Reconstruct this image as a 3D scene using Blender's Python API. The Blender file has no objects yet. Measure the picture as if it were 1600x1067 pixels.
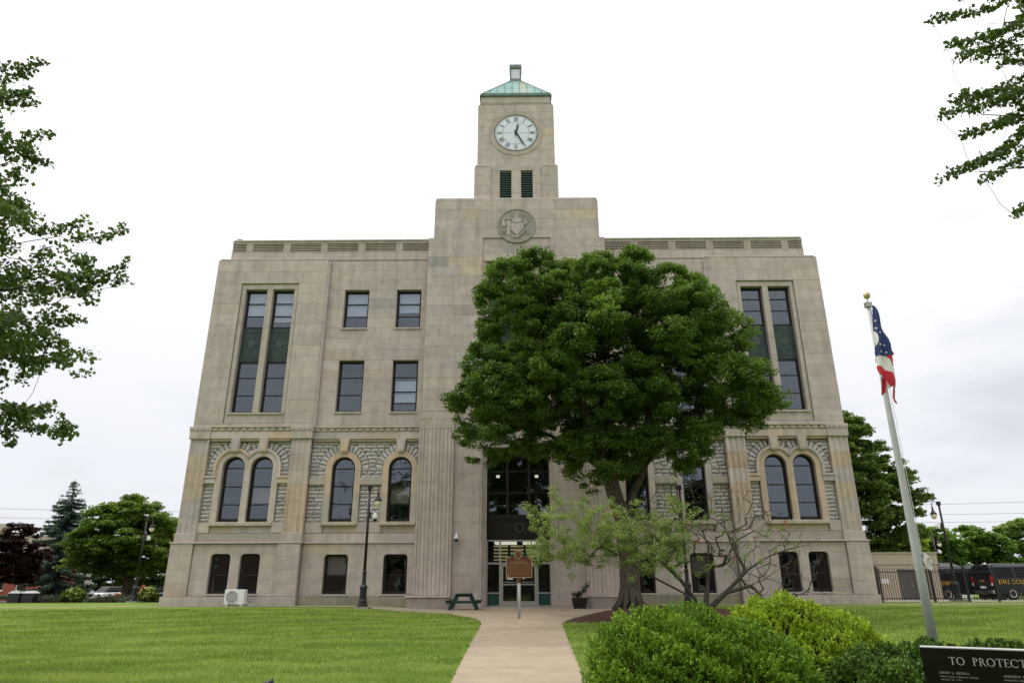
import bpy, math, random
import numpy as np
from mathutils import Vector, Matrix
C = bpy.context.scene
COL = C.collection
rad = math.radians
# ------------------------------------------------------------------ camera, sky, sun, exposure
cam_d = bpy.data.cameras.new('camera'); cam = bpy.data.objects.new('camera', cam_d); COL.objects.link(cam)
cam_d.sensor_width = 36; cam_d.lens = 36 * 1067 / 1600; cam_d.clip_end = 2000; cam_d.clip_start = .1
pt, yw, rl = rad(19.613), rad(.381), rad(-.208)
F = Vector((-math.sin(yw) * math.cos(pt), math.cos(yw) * math.cos(pt), math.sin(pt)))
R0 = Vector((math.cos(yw), math.sin(yw), 0)); U0 = R0.cross(F)
R_ = R0 * math.cos(rl) + U0 * math.sin(rl); U_ = -R0 * math.sin(rl) + U0 * math.cos(rl)
M = Matrix((R_, U_, -F)).transposed().to_4x4(); M.translation = (0, 0, 1.6)
cam.matrix_world = M
C.camera = cam

SUN_EL, SUN_AZ = rad(58), rad(-62)      # azimuth from +Y towards +X: high, from the left and a little behind the building
w = bpy.data.worlds.new('World'); C.world = w; w.use_nodes = True
nt = w.node_tree; N = nt.nodes; L = nt.links; N.clear()
out = N.new('ShaderNodeOutputWorld'); bg = N.new('ShaderNodeBackground'); bg.inputs[1].default_value = .1
sky = N.new('ShaderNodeTexSky'); sky.sky_type = 'NISHITA'; sky.sun_disc = False
sky.sun_elevation = SUN_EL; sky.sun_rotation = SUN_AZ; sky.air_density = 1.2; sky.dust_density = 3
tc = N.new('ShaderNodeTexCoord'); sep = N.new('ShaderNodeSeparateXYZ'); L.new(tc.outputs['Generated'], sep.inputs[0])
mp = N.new('ShaderNodeMapping'); mp.inputs['Scale'].default_value = (1, 1, 3.2); L.new(tc.outputs['Generated'], mp.inputs[0])
nz = N.new('ShaderNodeTexNoise'); nz.inputs['Scale'].default_value = 2.3; nz.inputs['Detail'].default_value = 7; nz.inputs['Roughness'].default_value = .55
L.new(mp.outputs[0], nz.inputs['Vector'])
cr = N.new('ShaderNodeValToRGB'); cr.color_ramp.elements[0].position = .30; cr.color_ramp.elements[0].color = (.72,) * 3 + (1,)
cr.color_ramp.elements[1].position = .47; cr.color_ramp.elements[1].color = (1, 1, 1, 1); L.new(nz.outputs[0], cr.inputs[0])
gr = N.new('ShaderNodeValToRGB'); e = gr.color_ramp.elements
e[0].position = 0; e[0].color = (.080, .082, .086, 1)
e[1].position = 1; e[1].color = (.22, .22, .225, 1)
a = e.new(.15); a.color = (.083, .085, .090, 1); a = e.new(.33); a.color = (.094, .095, .098, 1); a = e.new(.5); a.color = (.118, .118, .12, 1)
L.new(sep.outputs['Z'], gr.inputs[0])
sc = N.new('ShaderNodeVectorMath'); sc.operation = 'SCALE'; sc.inputs['Scale'].default_value = 106; L.new(gr.outputs[0], sc.inputs[0])
mx = N.new('ShaderNodeMix'); mx.data_type = 'RGBA'
L.new(cr.outputs[0], mx.inputs[0]); L.new(sky.outputs[0], mx.inputs[6]); L.new(sc.outputs[0], mx.inputs[7])
L.new(mx.outputs[2], bg.inputs[0]); L.new(bg.outputs[0], out.inputs[0])
sd = bpy.data.lights.new('sun', 'SUN'); sd.energy = 1.4; sd.angle = rad(11); sd.color = (1, .95, .87)
so = bpy.data.objects.new('sun', sd); COL.objects.link(so)
so.rotation_euler = Vector((math.sin(SUN_AZ) * math.cos(SUN_EL), math.cos(SUN_AZ) * math.cos(SUN_EL), math.sin(SUN_EL))).to_track_quat('Z', 'Y').to_euler()
vs = C.view_settings; vs.view_transform = 'Standard'; vs.look = 'None'; vs.exposure = 0; vs.gamma = 1; vs.use_curve_mapping = False
C.render.engine = 'CYCLES'
C.cycles.max_bounces = 6; C.cycles.transparent_max_bounces = 8

rng = np.random.default_rng(7); random.seed(5)
RU = random.uniform

# ------------------------------------------------------------------ materials
def mat(name, col=(.5, .5, .5), rough=.7, metal=0, noise=0, nscale=5, bump=0, bscale=30, attr=False, spec=.4, stain=0, alpha=None, detail=6):
    m = bpy.data.materials.new(name); m.use_nodes = True
    n = m.node_tree.nodes; l = m.node_tree.links; b = n['Principled BSDF']
    b.inputs['Roughness'].default_value = rough; b.inputs['Metallic'].default_value = metal
    b.inputs['Specular IOR Level'].default_value = spec
    geo = n.new('ShaderNodeNewGeometry')
    if attr:
        src = n.new('ShaderNodeAttribute'); src.attribute_name = 'tint'; s = src.outputs['Color']
    else:
        src = n.new('ShaderNodeRGB'); src.outputs[0].default_value = (*col, 1); s = src.outputs[0]
    if noise:
        t = n.new('ShaderNodeTexNoise'); t.inputs['Scale'].default_value = nscale; t.inputs['Detail'].default_value = detail
        l.new(geo.outputs['Position'], t.inputs['Vector'])
        mr = n.new('ShaderNodeMapRange'); mr.inputs[1].default_value = .3; mr.inputs[2].default_value = .7
        mr.inputs[3].default_value = 1 - noise; mr.inputs[4].default_value = 1 + noise; l.new(t.outputs[0], mr.inputs[0])
        v = n.new('ShaderNodeVectorMath'); v.operation = 'SCALE'; l.new(s, v.inputs[0]); l.new(mr.outputs[0], v.inputs['Scale']); s = v.outputs[0]
    if stain:      # rain streaks and pale patches
        mpp = n.new('ShaderNodeMapping'); mpp.inputs['Scale'].default_value = (2.2, 2.2, .22); l.new(geo.outputs['Position'], mpp.inputs[0])
        t = n.new('ShaderNodeTexNoise'); t.inputs['Scale'].default_value = 1.1; t.inputs['Detail'].default_value = 8; t.inputs['Roughness'].default_value = .62
        l.new(mpp.outputs[0], t.inputs['Vector'])
        rp = n.new('ShaderNodeValToRGB'); rp.color_ramp.elements[0].position = .33; rp.color_ramp.elements[0].color = (1 - stain, 1 - stain * .98, 1 - stain * .95, 1)
        rp.color_ramp.elements[1].position = .56; rp.color_ramp.elements[1].color = (1, 1, 1, 1)
        k = rp.color_ramp.elements.new(.68); k.color = (1, 1, 1, 1); k = rp.color_ramp.elements.new(.78); k.color = (1.22, 1.2, 1.2, 1)
        l.new(t.outputs[0], rp.inputs[0])
        v = n.new('ShaderNodeVectorMath'); v.operation = 'MULTIPLY'; l.new(s, v.inputs[0]); l.new(rp.outputs[0], v.inputs[1]); s = v.outputs[0]
    l.new(s, b.inputs['Base Color'])
    if bump:
        t2 = n.new('ShaderNodeTexNoise'); t2.inputs['Scale'].default_value = bscale; t2.inputs['Detail'].default_value = 5
        l.new(geo.outputs['Position'], t2.inputs['Vector'])
        bp = n.new('ShaderNodeBump'); bp.inputs['Strength'].default_value = bump; bp.inputs['Distance'].default_value = .02
        l.new(t2.outputs[0], bp.inputs['Height']); l.new(bp.outputs[0], b.inputs['Normal'])
    return m

def leaf_mat(name, trans=.35, rough=.5, warm=(1.25, 1.2, .55)):
    m = bpy.data.materials.new(name); m.use_nodes = True
    n = m.node_tree.nodes; l = m.node_tree.links; b = n['Principled BSDF']; o = n['Material Output']
    a = n.new('ShaderNodeAttribute'); a.attribute_name = 'tint'; l.new(a.outputs['Color'], b.inputs['Base Color'])
    b.inputs['Roughness'].default_value = rough; b.inputs['Specular IOR Level'].default_value = .35
    t = n.new('ShaderNodeBsdfTranslucent'); v = n.new('ShaderNodeVectorMath'); v.operation = 'MULTIPLY'; v.inputs[1].default_value = warm
    l.new(a.outputs['Color'], v.inputs[0]); l.new(v.outputs[0], t.inputs[0])
    mi = n.new('ShaderNodeMixShader'); mi.inputs[0].default_value = trans
    l.new(b.outputs[0], mi.inputs[1]); l.new(t.outputs[0], mi.inputs[2]); l.new(mi.outputs[0], o.inputs[0])
    return m

def glass_mat(name, dark=.35, ior=.1):
    m = bpy.data.materials.new(name); m.use_nodes = True
    n = m.node_tree.nodes; l = m.node_tree.links; n.remove(n['Principled BSDF']); o = n['Material Output']
    tr = n.new('ShaderNodeBsdfTransparent'); tr.inputs[0].default_value = (dark, dark, dark * 1.05, 1)
    gl = n.new('ShaderNodeBsdfGlossy'); gl.inputs[0].default_value = (.78, .88, 1, 1); gl.inputs['Roughness'].default_value = .015
    lw = n.new('ShaderNodeLayerWeight'); pw = n.new('ShaderNodeMath'); pw.operation = 'POWER'; pw.inputs[1].default_value = 4; l.new(lw.outputs['Facing'], pw.inputs[0])
    fr = n.new('ShaderNodeMath'); fr.operation = 'MULTIPLY_ADD'; fr.inputs[1].default_value = 1 - ior; fr.inputs[2].default_value = ior; l.new(pw.outputs[0], fr.inputs[0])
    geo = n.new('ShaderNodeNewGeometry'); t = n.new('ShaderNodeTexNoise'); t.inputs['Scale'].default_value = .9; l.new(geo.outputs['Position'], t.inputs['Vector'])
    bp = n.new('ShaderNodeBump'); bp.inputs['Strength'].default_value = .25; bp.inputs['Distance'].default_value = .02
    l.new(t.outputs[0], bp.inputs['Height']); l.new(bp.outputs[0], gl.inputs['Normal'])
    mi = n.new('ShaderNodeMixShader'); l.new(fr.outputs[0], mi.inputs[0]); l.new(tr.outputs[0], mi.inputs[1]); l.new(gl.outputs[0], mi.inputs[2]); l.new(mi.outputs[0], o.inputs[0])
    return m

def emit_mat(name, col, s):
    m = bpy.data.materials.new(name); m.use_nodes = True; b = m.node_tree.nodes['Principled BSDF']
    b.inputs['Base Color'].default_value = (*col, 1); b.inputs['Emission Color'].default_value = (*col, 1); b.inputs['Emission Strength'].default_value = s
    return m

STONE = mat('limestone', rough=.85, noise=.10, nscale=2.2, bump=.25, bscale=40, attr=True, stain=.17, spec=.2)
ROUGH = mat('rock_faced_stone', rough=.9, noise=.22, nscale=9, bump=.9, bscale=22, attr=True, spec=.15)
MORTAR = mat('mortar', (.37, .325, .28), rough=.95, noise=.1)
BRONZE = mat('dark_bronze', (.020, .017, .016), rough=.6, spec=.25, metal=.0, noise=.15)
GREENB = mat('patinated_bronze', (.030, .050, .044), rough=.55, metal=.2, noise=.35, nscale=4, bump=.2)
COPPER = mat('green_copper', rough=.7, attr=True, noise=.16, nscale=2.5, stain=.2)
GLASS = glass_mat('window_glass', .9, .14)
GLASS2 = glass_mat('door_glass', .85, .06)
BLACKP = mat('black_paint', (.012, .012, .014), rough=.38, spec=.5, noise=.1)
DARK = mat('dark_interior', (.035, .033, .032), rough=.9, noise=.3, nscale=.7)
BLIND = mat('blind_fabric', (.36, .42, .50), rough=.9, noise=.04)
TANBL = mat('tan_shade', (.16, .15, .12), rough=.9, noise=.05)
WHITE = mat('white_paint', (.75, .75, .74), rough=.45, noise=.04)
ALU = mat('aluminium', (.42, .41, .38), rough=.38, metal=.7, noise=.06)
CONC = mat('concrete', rough=.9, noise=.09, nscale=1.7, attr=True, bump=.25, bscale=60, stain=.1, spec=.2)
BARK = mat('bark', (.085, .07, .055), rough=.95, noise=.4, nscale=9, bump=1, bscale=25, spec=.1)
BARKD = mat('grey_bark', (.085, .072, .06), rough=.95, noise=.35, nscale=12, bump=.8, bscale=40, spec=.1)
LEAF = leaf_mat('leaf', .42); BUSHM = leaf_mat('evergreen_spray', .16, .6, (1.2, 1.15, .5)); GRASSM = leaf_mat('grass_blade', .35, .6, (1.15, 1.15, .6))
DGREEN = mat('dark_green_paint', (.008, .06, .045), rough=.5, noise=.12)
WOODG = mat('green_painted_wood', (.012, .05, .042), rough=.6, noise=.3, nscale=8)
BLACKG = mat('black_granite', (.007, .006, .006), rough=.08, spec=.16, noise=.2, nscale=200)
GRANT = mat('cut_granite', (.48, .47, .46), rough=.8, noise=.2, nscale=90)
LETTER = mat('etched_lettering', (.36, .355, .34), rough=.8)
GOLDL = mat('gold_lettering', (.75, .38, .03), rough=.5)
NAVY = mat('navy_van_paint', (.006, .009, .018), rough=.18, spec=.6)
RUBBER = mat('rubber', (.015, .015, .015), rough=.8)
CHROME = mat('chrome', (.6, .6, .6), rough=.2, metal=1)
REDL = mat('red_lens', (.5, .01, .015), rough=.25)
BROWN = mat('brown_marker_enamel', (.115, .040, .017), rough=.5, noise=.12, nscale=8)
BUFF = mat('buff_marker_relief', (.42, .27, .16), rough=.6)
MULCH = mat('bark_mulch', (.085, .05, .035), rough=.95, noise=.5, nscale=25, bump=1, bscale=40, spec=.1)
BRICK = mat('red_brick', rough=.9, attr=True, noise=.15, nscale=6)
FLAGB = mat('flag_blue', (.028, .045, .16), rough=.8, noise=.08); FLAGR = mat('flag_red', (.50, .02, .035), rough=.8, noise=.08)
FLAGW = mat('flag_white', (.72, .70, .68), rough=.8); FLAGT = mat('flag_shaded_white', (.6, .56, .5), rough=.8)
POLEM = mat('flagpole_metal', (.44, .44, .44), rough=.5, metal=.1, noise=.06)
GOLD = mat('gold_ball', (.50, .40, .20), rough=.35, metal=.6)
CLOCKW = mat('clock_face', (.66, .70, .76), rough=.5, noise=.03)
NUM = mat('numeral_grey', (.07, .075, .09), rough=.5)
STUCCO = mat('beige_stucco', (.43, .37, .28), rough=.9, noise=.05, stain=.08)
ASPH = mat('asphalt', (.10, .10, .10), rough=.9, noise=.15, nscale=3)
GLOBE = mat('lamp_globe', (.72, .66, .45), rough=.35)
LITE = emit_mat('ceiling_light', (1, .93, .75), .7)

# ------------------------------------------------------------------ helpers
class MB:
    """collects geometry for ONE mesh"""
    def __init__(s, tint=None): s.v = []; s.f = []; s.t = []; s.tint = tint or (.4, .36, .3)
    def add(s, vs, fs, tint=None):
        o = len(s.v); s.v += [tuple(p) for p in vs]; s.f += [tuple(i + o for i in f) for f in fs]; s.t += [tint or s.tint] * len(fs); return s
    def box(s, x0, x1, y0, y1, z0, z1, tint=None):
        return s.add([(x0, y0, z0), (x1, y0, z0), (x1, y1, z0), (x0, y1, z0), (x0, y0, z1), (x1, y0, z1), (x1, y1, z1), (x0, y1, z1)],
                     [(0, 1, 5, 4), (1, 2, 6, 5), (2, 3, 7, 6), (3, 0, 4, 7), (4, 5, 6, 7), (3, 2, 1, 0)], tint)
    def cbox(s, x0, x1, y0, y1, z0, z1, c=.012, tint=None):
        """block with a bevelled front face (front is -Y)"""
        return s.add([(x0 + c, y0, z0 + c), (x1 - c, y0, z0 + c), (x1 - c, y0, z1 - c), (x0 + c, y0, z1 - c),
                      (x0, y0 + c, z0), (x1, y0 + c, z0), (x1, y0 + c, z1), (x0, y0 + c, z1),
                      (x0, y1, z0), (x1, y1, z0), (x1, y1, z1), (x0, y1, z1)],
                     [(0, 1, 2, 3), (4, 5, 1, 0), (5, 6, 2, 1), (6, 7, 3, 2), (7, 4, 0, 3), (8, 9, 5, 4), (9, 10, 6, 5), (10, 11, 7, 6), (11, 8, 4, 7)], tint)
    def tube(s, pts, rs, n=8, tint=None, cap=True):
        pts = [Vector(p) for p in pts]; o = []; 
        if not hasattr(rs, '__len__'): rs = [rs] * len(pts)
        vs = []; 
        prev = None
        for i, p in enumerate(pts):
            d = (pts[min(i + 1, len(pts) - 1)] - pts[max(i - 1, 0)]).normalized()
            if prev is None: a = d.orthogonal().normalized()
            else: a = (prev - d * prev.dot(d)).normalized()
            prev = a; b = d.cross(a)
            for k in range(n):
                t = 2 * math.pi * k / n; vs.append(p + (a * math.cos(t) + b * math.sin(t)) * rs[i])
        fs = [(i * n + k, i * n + (k + 1) % n, (i + 1) * n + (k + 1) % n, (i + 1) * n + k) for i in range(len(pts) - 1) for k in range(n)]
        if cap: fs += [tuple(range(n))[::-1], tuple((len(pts) - 1) * n + k for k in range(n))]
        return s.add(vs, fs, tint)
    def lathe(s, prof, cx=0, cy=0, n=16, tint=None):
        vs = [(cx + r * math.cos(2 * math.pi * k / n), cy + r * math.sin(2 * math.pi * k / n), z) for r, z in prof for k in range(n)]
        fs = [(i * n + k, i * n + (k + 1) % n, (i + 1) * n + (k + 1) % n, (i + 1) * n + k) for i in range(len(prof) - 1) for k in range(n)]
        fs += [tuple(range(n))[::-1], tuple((len(prof) - 1) * n + k for k in range(n))]
        return s.add(vs, fs, tint)
    def poly(s, pts, y0, y1, tint=None):
        """xz outline (any winding) extruded in y"""
        n = len(pts); A = sum(pts[i][0] * pts[(i + 1) % n][1] - pts[(i + 1) % n][0] * pts[i][1] for i in range(n))
        if A < 0: pts = pts[::-1]
        return s.add([(x, y0, z) for x, z in pts] + [(x, y1, z) for x, z in pts],
                     [tuple(range(n)), tuple(range(2 * n - 1, n - 1, -1))] + [((i + 1) % n, i, i + n, (i + 1) % n + n) for i in range(n)], tint)
    def strip(s, inner, outer, y0, y1, tint=None, chamfer=0):
        n = len(inner)
        vs = [(x, y0, z) for x, z in inner] + [(x, y0, z) for x, z in outer] + [(x, y1, z) for x, z in inner] + [(x, y1, z) for x, z in outer]
        fs = []
        for i in range(n - 1):
            fs += [(i, i + 1, n + i + 1, n + i), (i + 1, i, 2 * n + i, 2 * n + i + 1), (n + i, n + i + 1, 3 * n + i + 1, 3 * n + i), (2 * n + i + 1, 2 * n + i, 3 * n + i, 3 * n + i + 1)]
        for i in (0, n - 1): fs += [(i, n + i, 3 * n + i, 2 * n + i)]
        return s.add(vs, fs, tint)
    def build(s, name, m, parent=None, org=None, loc=None, smooth=False, **props):
        me = bpy.data.meshes.new(name)
        if org is None: org = tuple(parent['_org']) if parent is not None and '_org' in parent.keys() else (0, 0, 0)
        vs = [(x - org[0], y - org[1], z - org[2]) for x, y, z in s.v] if any(org) else s.v
        me.from_pydata(vs, [], s.f); me.materials.append(m)
        a = me.attributes.new('tint', 'FLOAT_COLOR', 'FACE'); a.data.foreach_set('color', np.array([(*t, 1) for t in s.t], dtype=np.float32).ravel())
        if smooth: me.polygons.foreach_set('use_smooth', [True] * len(me.polygons))
        o = bpy.data.objects.new(name, me); COL.objects.link(o)
        if parent is not None:
            o.parent = parent
            if '_org' in parent.keys() and loc is None: o['_org'] = parent['_org']
        if loc is not None: o.location = loc
        for k, v in props.items(): o[k] = v
        return o

def thing(name, label, cat, loc=(0, 0, 0), group=None):
    o = bpy.data.objects.new(name, None); COL.objects.link(o); o.location = loc; o['label'] = label; o['category'] = cat; o.empty_display_size = .2
    o['_org'] = tuple(loc)
    if group: o['group'] = group
    return o
def tag(o, label, cat, group=None):
    o['label'] = label; o['category'] = cat
    if group: o['group'] = group
    return o
def copy_tree(o, parent=None):
    c = o.copy(); COL.objects.link(c); c.parent = parent
    for ch in list(o.children): copy_tree(ch, c)
    return c
def np_mesh(name, V, Fq, cols, m, parent=None, k=4):
    """numpy mesh, polygons of k corners"""
    me = bpy.data.meshes.new(name); V = np.asarray(V, np.float32); Fq = np.asarray(Fq, np.int32)
    if parent is not None and '_org' in parent.keys(): V = V - np.array(tuple(parent['_org']), np.float32)
    me.vertices.add(len(V)); me.vertices.foreach_set('co', V.ravel())
    me.loops.add(Fq.size); me.loops.foreach_set('vertex_index', Fq.ravel())
    me.polygons.add(len(Fq)); me.polygons.foreach_set('loop_start', np.arange(len(Fq), dtype=np.int32) * k)
    me.materials.append(m); me.update(calc_edges=True)
    a = me.attributes.new('tint', 'FLOAT_COLOR', 'FACE'); a.data.foreach_set('color', np.hstack([cols, np.ones((len(cols), 1))]).astype(np.float32).ravel())
    o = bpy.data.objects.new(name, me); COL.objects.link(o)
    if parent is not None: o.parent = parent
    return o
def text_mesh(s, name, body, size, m, parent, loc, rot=(rad(90), 0, 0), ext=.004, align='CENTER', spacing=1.0):
    cu = bpy.data.curves.new(name, 'FONT'); cu.body = body; cu.size = size; cu.extrude = ext; cu.align_x = align; cu.resolution_u = 3; cu.space_character = spacing
    t = bpy.data.objects.new('t', cu); COL.objects.link(t)
    me = bpy.data.meshes.new_from_object(t.evaluated_get(bpy.context.evaluated_depsgraph_get())); me.name = name
    bpy.data.objects.remove(t); me.materials.clear(); me.materials.append(m)
    o = bpy.data.objects.new(name, me); COL.objects.link(o); o.parent = parent; o.location = loc; o.rotation_euler = rot
    return o

# ------------------------------------------------------------------ ground
def hgt(x, y):
    x = np.abs(np.asarray(x, float)); y = np.asarray(y, float)
    b = np.interp(y, [12.8, 30, 46, 62], [0, .47, .47, .1]); s = np.clip((x - 4) / 4, 0, 1); s = s * s * (3 - 2 * s)
    return b + .17 * s * np.interp(y, [20, 34, 46, 60], [0, 1, 1, 0])
def H(x, y): return float(hgt(x, y))
def grid_sheet(name, xs, ys, m, dz=0, fx=None, tintf=None, **props):
    xs = list(xs); ys = list(ys); V = []; Fc = []; T = []
    for y in ys:
        for x in xs: V.append((x, y, H(x, y) + dz))
    nx = len(xs)
    for j in range(len(ys) - 1):
        for i in range(nx - 1): Fc.append((j * nx + i, j * nx + i + 1, (j + 1) * nx + i + 1, (j + 1) * nx + i)); T.append((.4, .36, .3))
    mb = MB(); mb.v = V; mb.f = Fc; mb.t = T
    return mb.build(name, m, **props)
LAWN = mat('lawn', (.1, .17, .03), rough=.95, spec=.1)
n = LAWN.node_tree.nodes; l = LAWN.node_tree.links; b = n['Principled BSDF']
g = n.new('ShaderNodeNewGeometry')
t1 = n.new('ShaderNodeTexNoise'); t1.inputs['Scale'].default_value = .55; t1.inputs['Detail'].default_value = 8; t1.inputs['Roughness'].default_value = .65
mpg = n.new('ShaderNodeMapping'); mpg.inputs['Scale'].default_value = (.55, 1.5, 1); l.new(g.outputs['Position'], mpg.inputs[0]); l.new(mpg.outputs[0], t1.inputs['Vector'])
r1 = n.new('ShaderNodeValToRGB'); r1.color_ramp.elements[0].position = .3; r1.color_ramp.elements[0].color = (.085, .165, .022, 1)
r1.color_ramp.elements[1].position = .72; r1.color_ramp.elements[1].color = (.30, .35, .10, 1); k = r1.color_ramp.elements.new(.5); k.color = (.175, .275, .045, 1)
l.new(t1.outputs[0], r1.inputs[0])
t2 = n.new('ShaderNodeTexNoise'); t2.inputs['Scale'].default_value = 14; t2.inputs['Detail'].default_value = 6; l.new(g.outputs['Position'], t2.inputs['Vector'])
m2 = n.new('ShaderNodeMapRange'); m2.inputs[1].default_value = .3; m2.inputs[2].default_value = .7; m2.inputs[3].default_value = .72; m2.inputs[4].default_value = 1.25; l.new(t2.outputs[0], m2.inputs[0])
v = n.new('ShaderNodeVectorMath'); v.operation = 'SCALE'; l.new(r1.outputs[0], v.inputs[0]); l.new(m2.outputs[0], v.inputs['Scale']); l.new(v.outputs[0], b.inputs['Base Color'])
t3 = n.new('ShaderNodeTexNoise'); t3.inputs['Scale'].default_value = 45; t3.inputs['Detail'].default_value = 3; l.new(g.outputs['Position'], t3.inputs['Vector'])
bp = n.new('ShaderNodeBump'); bp.inputs['Strength'].default_value = 1; bp.inputs['Distance'].default_value = .05; l.new(t3.outputs[0], bp.inputs['Height']); l.new(bp.outputs[0], b.inputs['Normal'])

xs = [-900, -300, -120] + list(np.arange(-60, 60.1, 1.0)) + [120, 300, 900]
ys = [-300, -60, -20] + list(np.arange(-10, 70.1, 1.0)) + [120, 400, 1200]
grid_sheet('lawn', xs, ys, LAWN, kind='structure')
grid_sheet('road', [-160, -100, -60, -35, -20], [57, 59, 61, 63, 67], ASPH, dz=.012, kind='structure')
grid_sheet('parking_lot', [-60, -45, -30, -18], [67.3, 70, 80, 99], ASPH, dz=.012, kind='structure')
grid_sheet('driveway', [20.6, 30, 45, 70], [40.9, 43, 46, 50, 54, 60, 62], mat('driveway_concrete', (.50, .42, .35), rough=.9, noise=.08), dz=.012, kind='structure')

PATHC = (.355, .287, .205)
def quad_sheet(mb, pts, dz, th=.05, tint=None):
    """pts = list of (x,y) outline of a small convex slab"""
    n = len(pts); vs = [(x, y, H(x, y) + dz) for x, y in pts] + [(x, y, H(x, y) + dz - th) for x, y in pts]
    mb.add(vs, [tuple(range(n))] + [((i + 1) % n, i, i + n, (i + 1) % n + n) for i in range(n)], tint)
wk = bpy.data.objects.new('walkway', None); COL.objects.link(wk); wk['kind'] = 'structure'
def wL(y): return float(np.interp(y, [0, 13, 17.2, 25.2], [-1.17, -1.17, -1.21, -1.25]))
def wR(y): return float(np.interp(y, [0, 13, 17.2, 25.2], [1.13, 1.16, 1.27, 1.5]))
grid_sheet('path_base', [-1.16, 0, 1.12], [2, 12.8, 17.2, 25.2], MULCH, dz=.005, kind='structure')
yy = 2.0
while yy < 24.9:
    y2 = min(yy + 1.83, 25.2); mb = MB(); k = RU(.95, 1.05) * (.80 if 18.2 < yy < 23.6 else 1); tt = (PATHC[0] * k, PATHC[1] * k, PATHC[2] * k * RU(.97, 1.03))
    ym = (yy + y2) / 2; c = .009
    mb_p = [(wL(yy), yy + c), (wR(yy), yy + c), (wR(ym), ym), (wR(y2), y2 - c), (wL(y2), y2 - c), (wL(ym), ym)]
    # split on Y so that the slab follows the ground
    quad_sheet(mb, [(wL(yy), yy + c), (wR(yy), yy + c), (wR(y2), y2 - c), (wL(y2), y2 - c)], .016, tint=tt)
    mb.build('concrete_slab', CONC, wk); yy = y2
YL = [25.2, 27.2, 28.2, 30, 32.5, 34.5, 35.5, 36.0]; XL = [-1.25, -1.5, -1.82, -2.85, -5.0, -7.8, -11.5, -17]
YR = [25.2, 28, 30.4, 32.4, 33.6, 34.8, 35.6, 36.0]; XR = [1.5, 2.2, 3.3, 4.8, 6.6, 9, 13, 18]
def pl_(y): return float(np.interp(y, YL, XL))
def pr_(y): return float(np.interp(y, YR, XR))
rows = list(np.arange(25.2, 36.01, .3))
for a, b2, sx in [(25.2, 28.8, 0), (28.8, 32.4, 0), (32.4, 36.0, 0)]:
    for side in (-1, 1):
        mb = MB(); k = RU(.93, 1.05); tt = tuple(c * k for c in PATHC)
        for y in np.arange(a, b2 - .01, .3):
            for q in range(8):
                def X(yv, u): e = (pl_(yv) if side < 0 else pr_(yv)); return .005 * side + (e - .005 * side) * u
                u0, u1 = q / 8, (q + 1) / 8; y0, y1 = y + (.006 if y == a else 0), y + .3
                ps = [(X(y0, u0), y0), (X(y0, u1), y0), (X(y1, u1), y1), (X(y1, u0), y1)]
                if side < 0: ps = ps[::-1]
                mb.add([(px, py, H(px, py) + .014) for px, py in ps], [(0, 1, 2, 3)], tt)
        mb.build('concrete_slab', CONC, wk)
for i, x in enumerate(np.arange(-26, 26, 2.0)):   # the path along the front
    mb = MB(); k = RU(.93, 1.05); tt = tuple(c * k for c in PATHC)
    w2 = 36.75
    for q in range(4): quad_sheet(mb, [(x + q * .5 + (.006 if q == 0 else 0), 36.006), (x + q * .5 + .5, 36.006), (x + q * .5 + .5, w2), (x + q * .5 + (.006 if q == 0 else 0), w2)], .012, tint=tt)
    mb.build('concrete_slab', CONC, wk)
for x in np.arange(-5.6, 5.5, 1.6):
    mb = MB(); k = RU(.93, 1.05); tt = tuple(c * k for c in PATHC)
    for q in range(4): quad_sheet(mb, [(x + q * .4 + (.006 if q == 0 else 0), 36.76), (x + q * .4 + .4, 36.76), (x + q * .4 + .4, 39.4), (x + q * .4 + (.006 if q == 0 else 0), 39.4)], .012, tint=tt)
    mb.build('concrete_slab', CONC, wk)
# ------------------------------------------------------------------ mulch beds
def mound(name, outline, cx, cy, top, m=MULCH, dz=.0):
    mb = MB(); n = len(outline); vs = []; R = 7
    for r in range(R + 1):
        u = r / R
        for x, y in outline:
            X = x + (cx - x) * u; Y = y + (cy - y) * u; j = 0 if r == 0 else RU(-.012, .012)
            vs.append((X, Y, H(X, Y) + .02 + dz + top * (1 - (1 - u) ** 2) + j))
    fs = [(r * n + i, r * n + (i + 1) % n, (r + 1) * n + (i + 1) % n, (r + 1) * n + i) for r in range(R) for i in range(n)]
    mb.add(vs, fs); return mb.build(name, m, kind='structure')
def dense(pts, k=4):
    o = []; n = len(pts)
    for i in range(n):
        p0, p1, p2, p3 = [np.array(pts[(i + j) % n], float) for j in (-1, 0, 1, 2)]
        for q in range(k):
            t = q / k; o.append(tuple(.5 * ((2 * p1) + (-p0 + p2) * t + (2 * p0 - 5 * p1 + 4 * p2 - p3) * t * t + (-p0 + 3 * p1 - 3 * p2 + p3) * t ** 3)))
    return o
MO = dense([(1.62, 25.7), (2.3, 28.1), (3.4, 30.5), (5, 32.4), (7, 33), (8.6, 31), (8.4, 28), (7, 26.4), (4.5, 25.9), (2.8, 25.5)])
mound('tree_mulch', MO, 4.9, 29.7, .24)
mound('mulch_bed', dense([(-44, 48.6), (-32, 47.4), (-22, 46.8), (-18.9, 46), (-18.9, 50), (-26, 54), (-36, 55.5), (-45, 53)]), -31, 50.5, .1)
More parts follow.
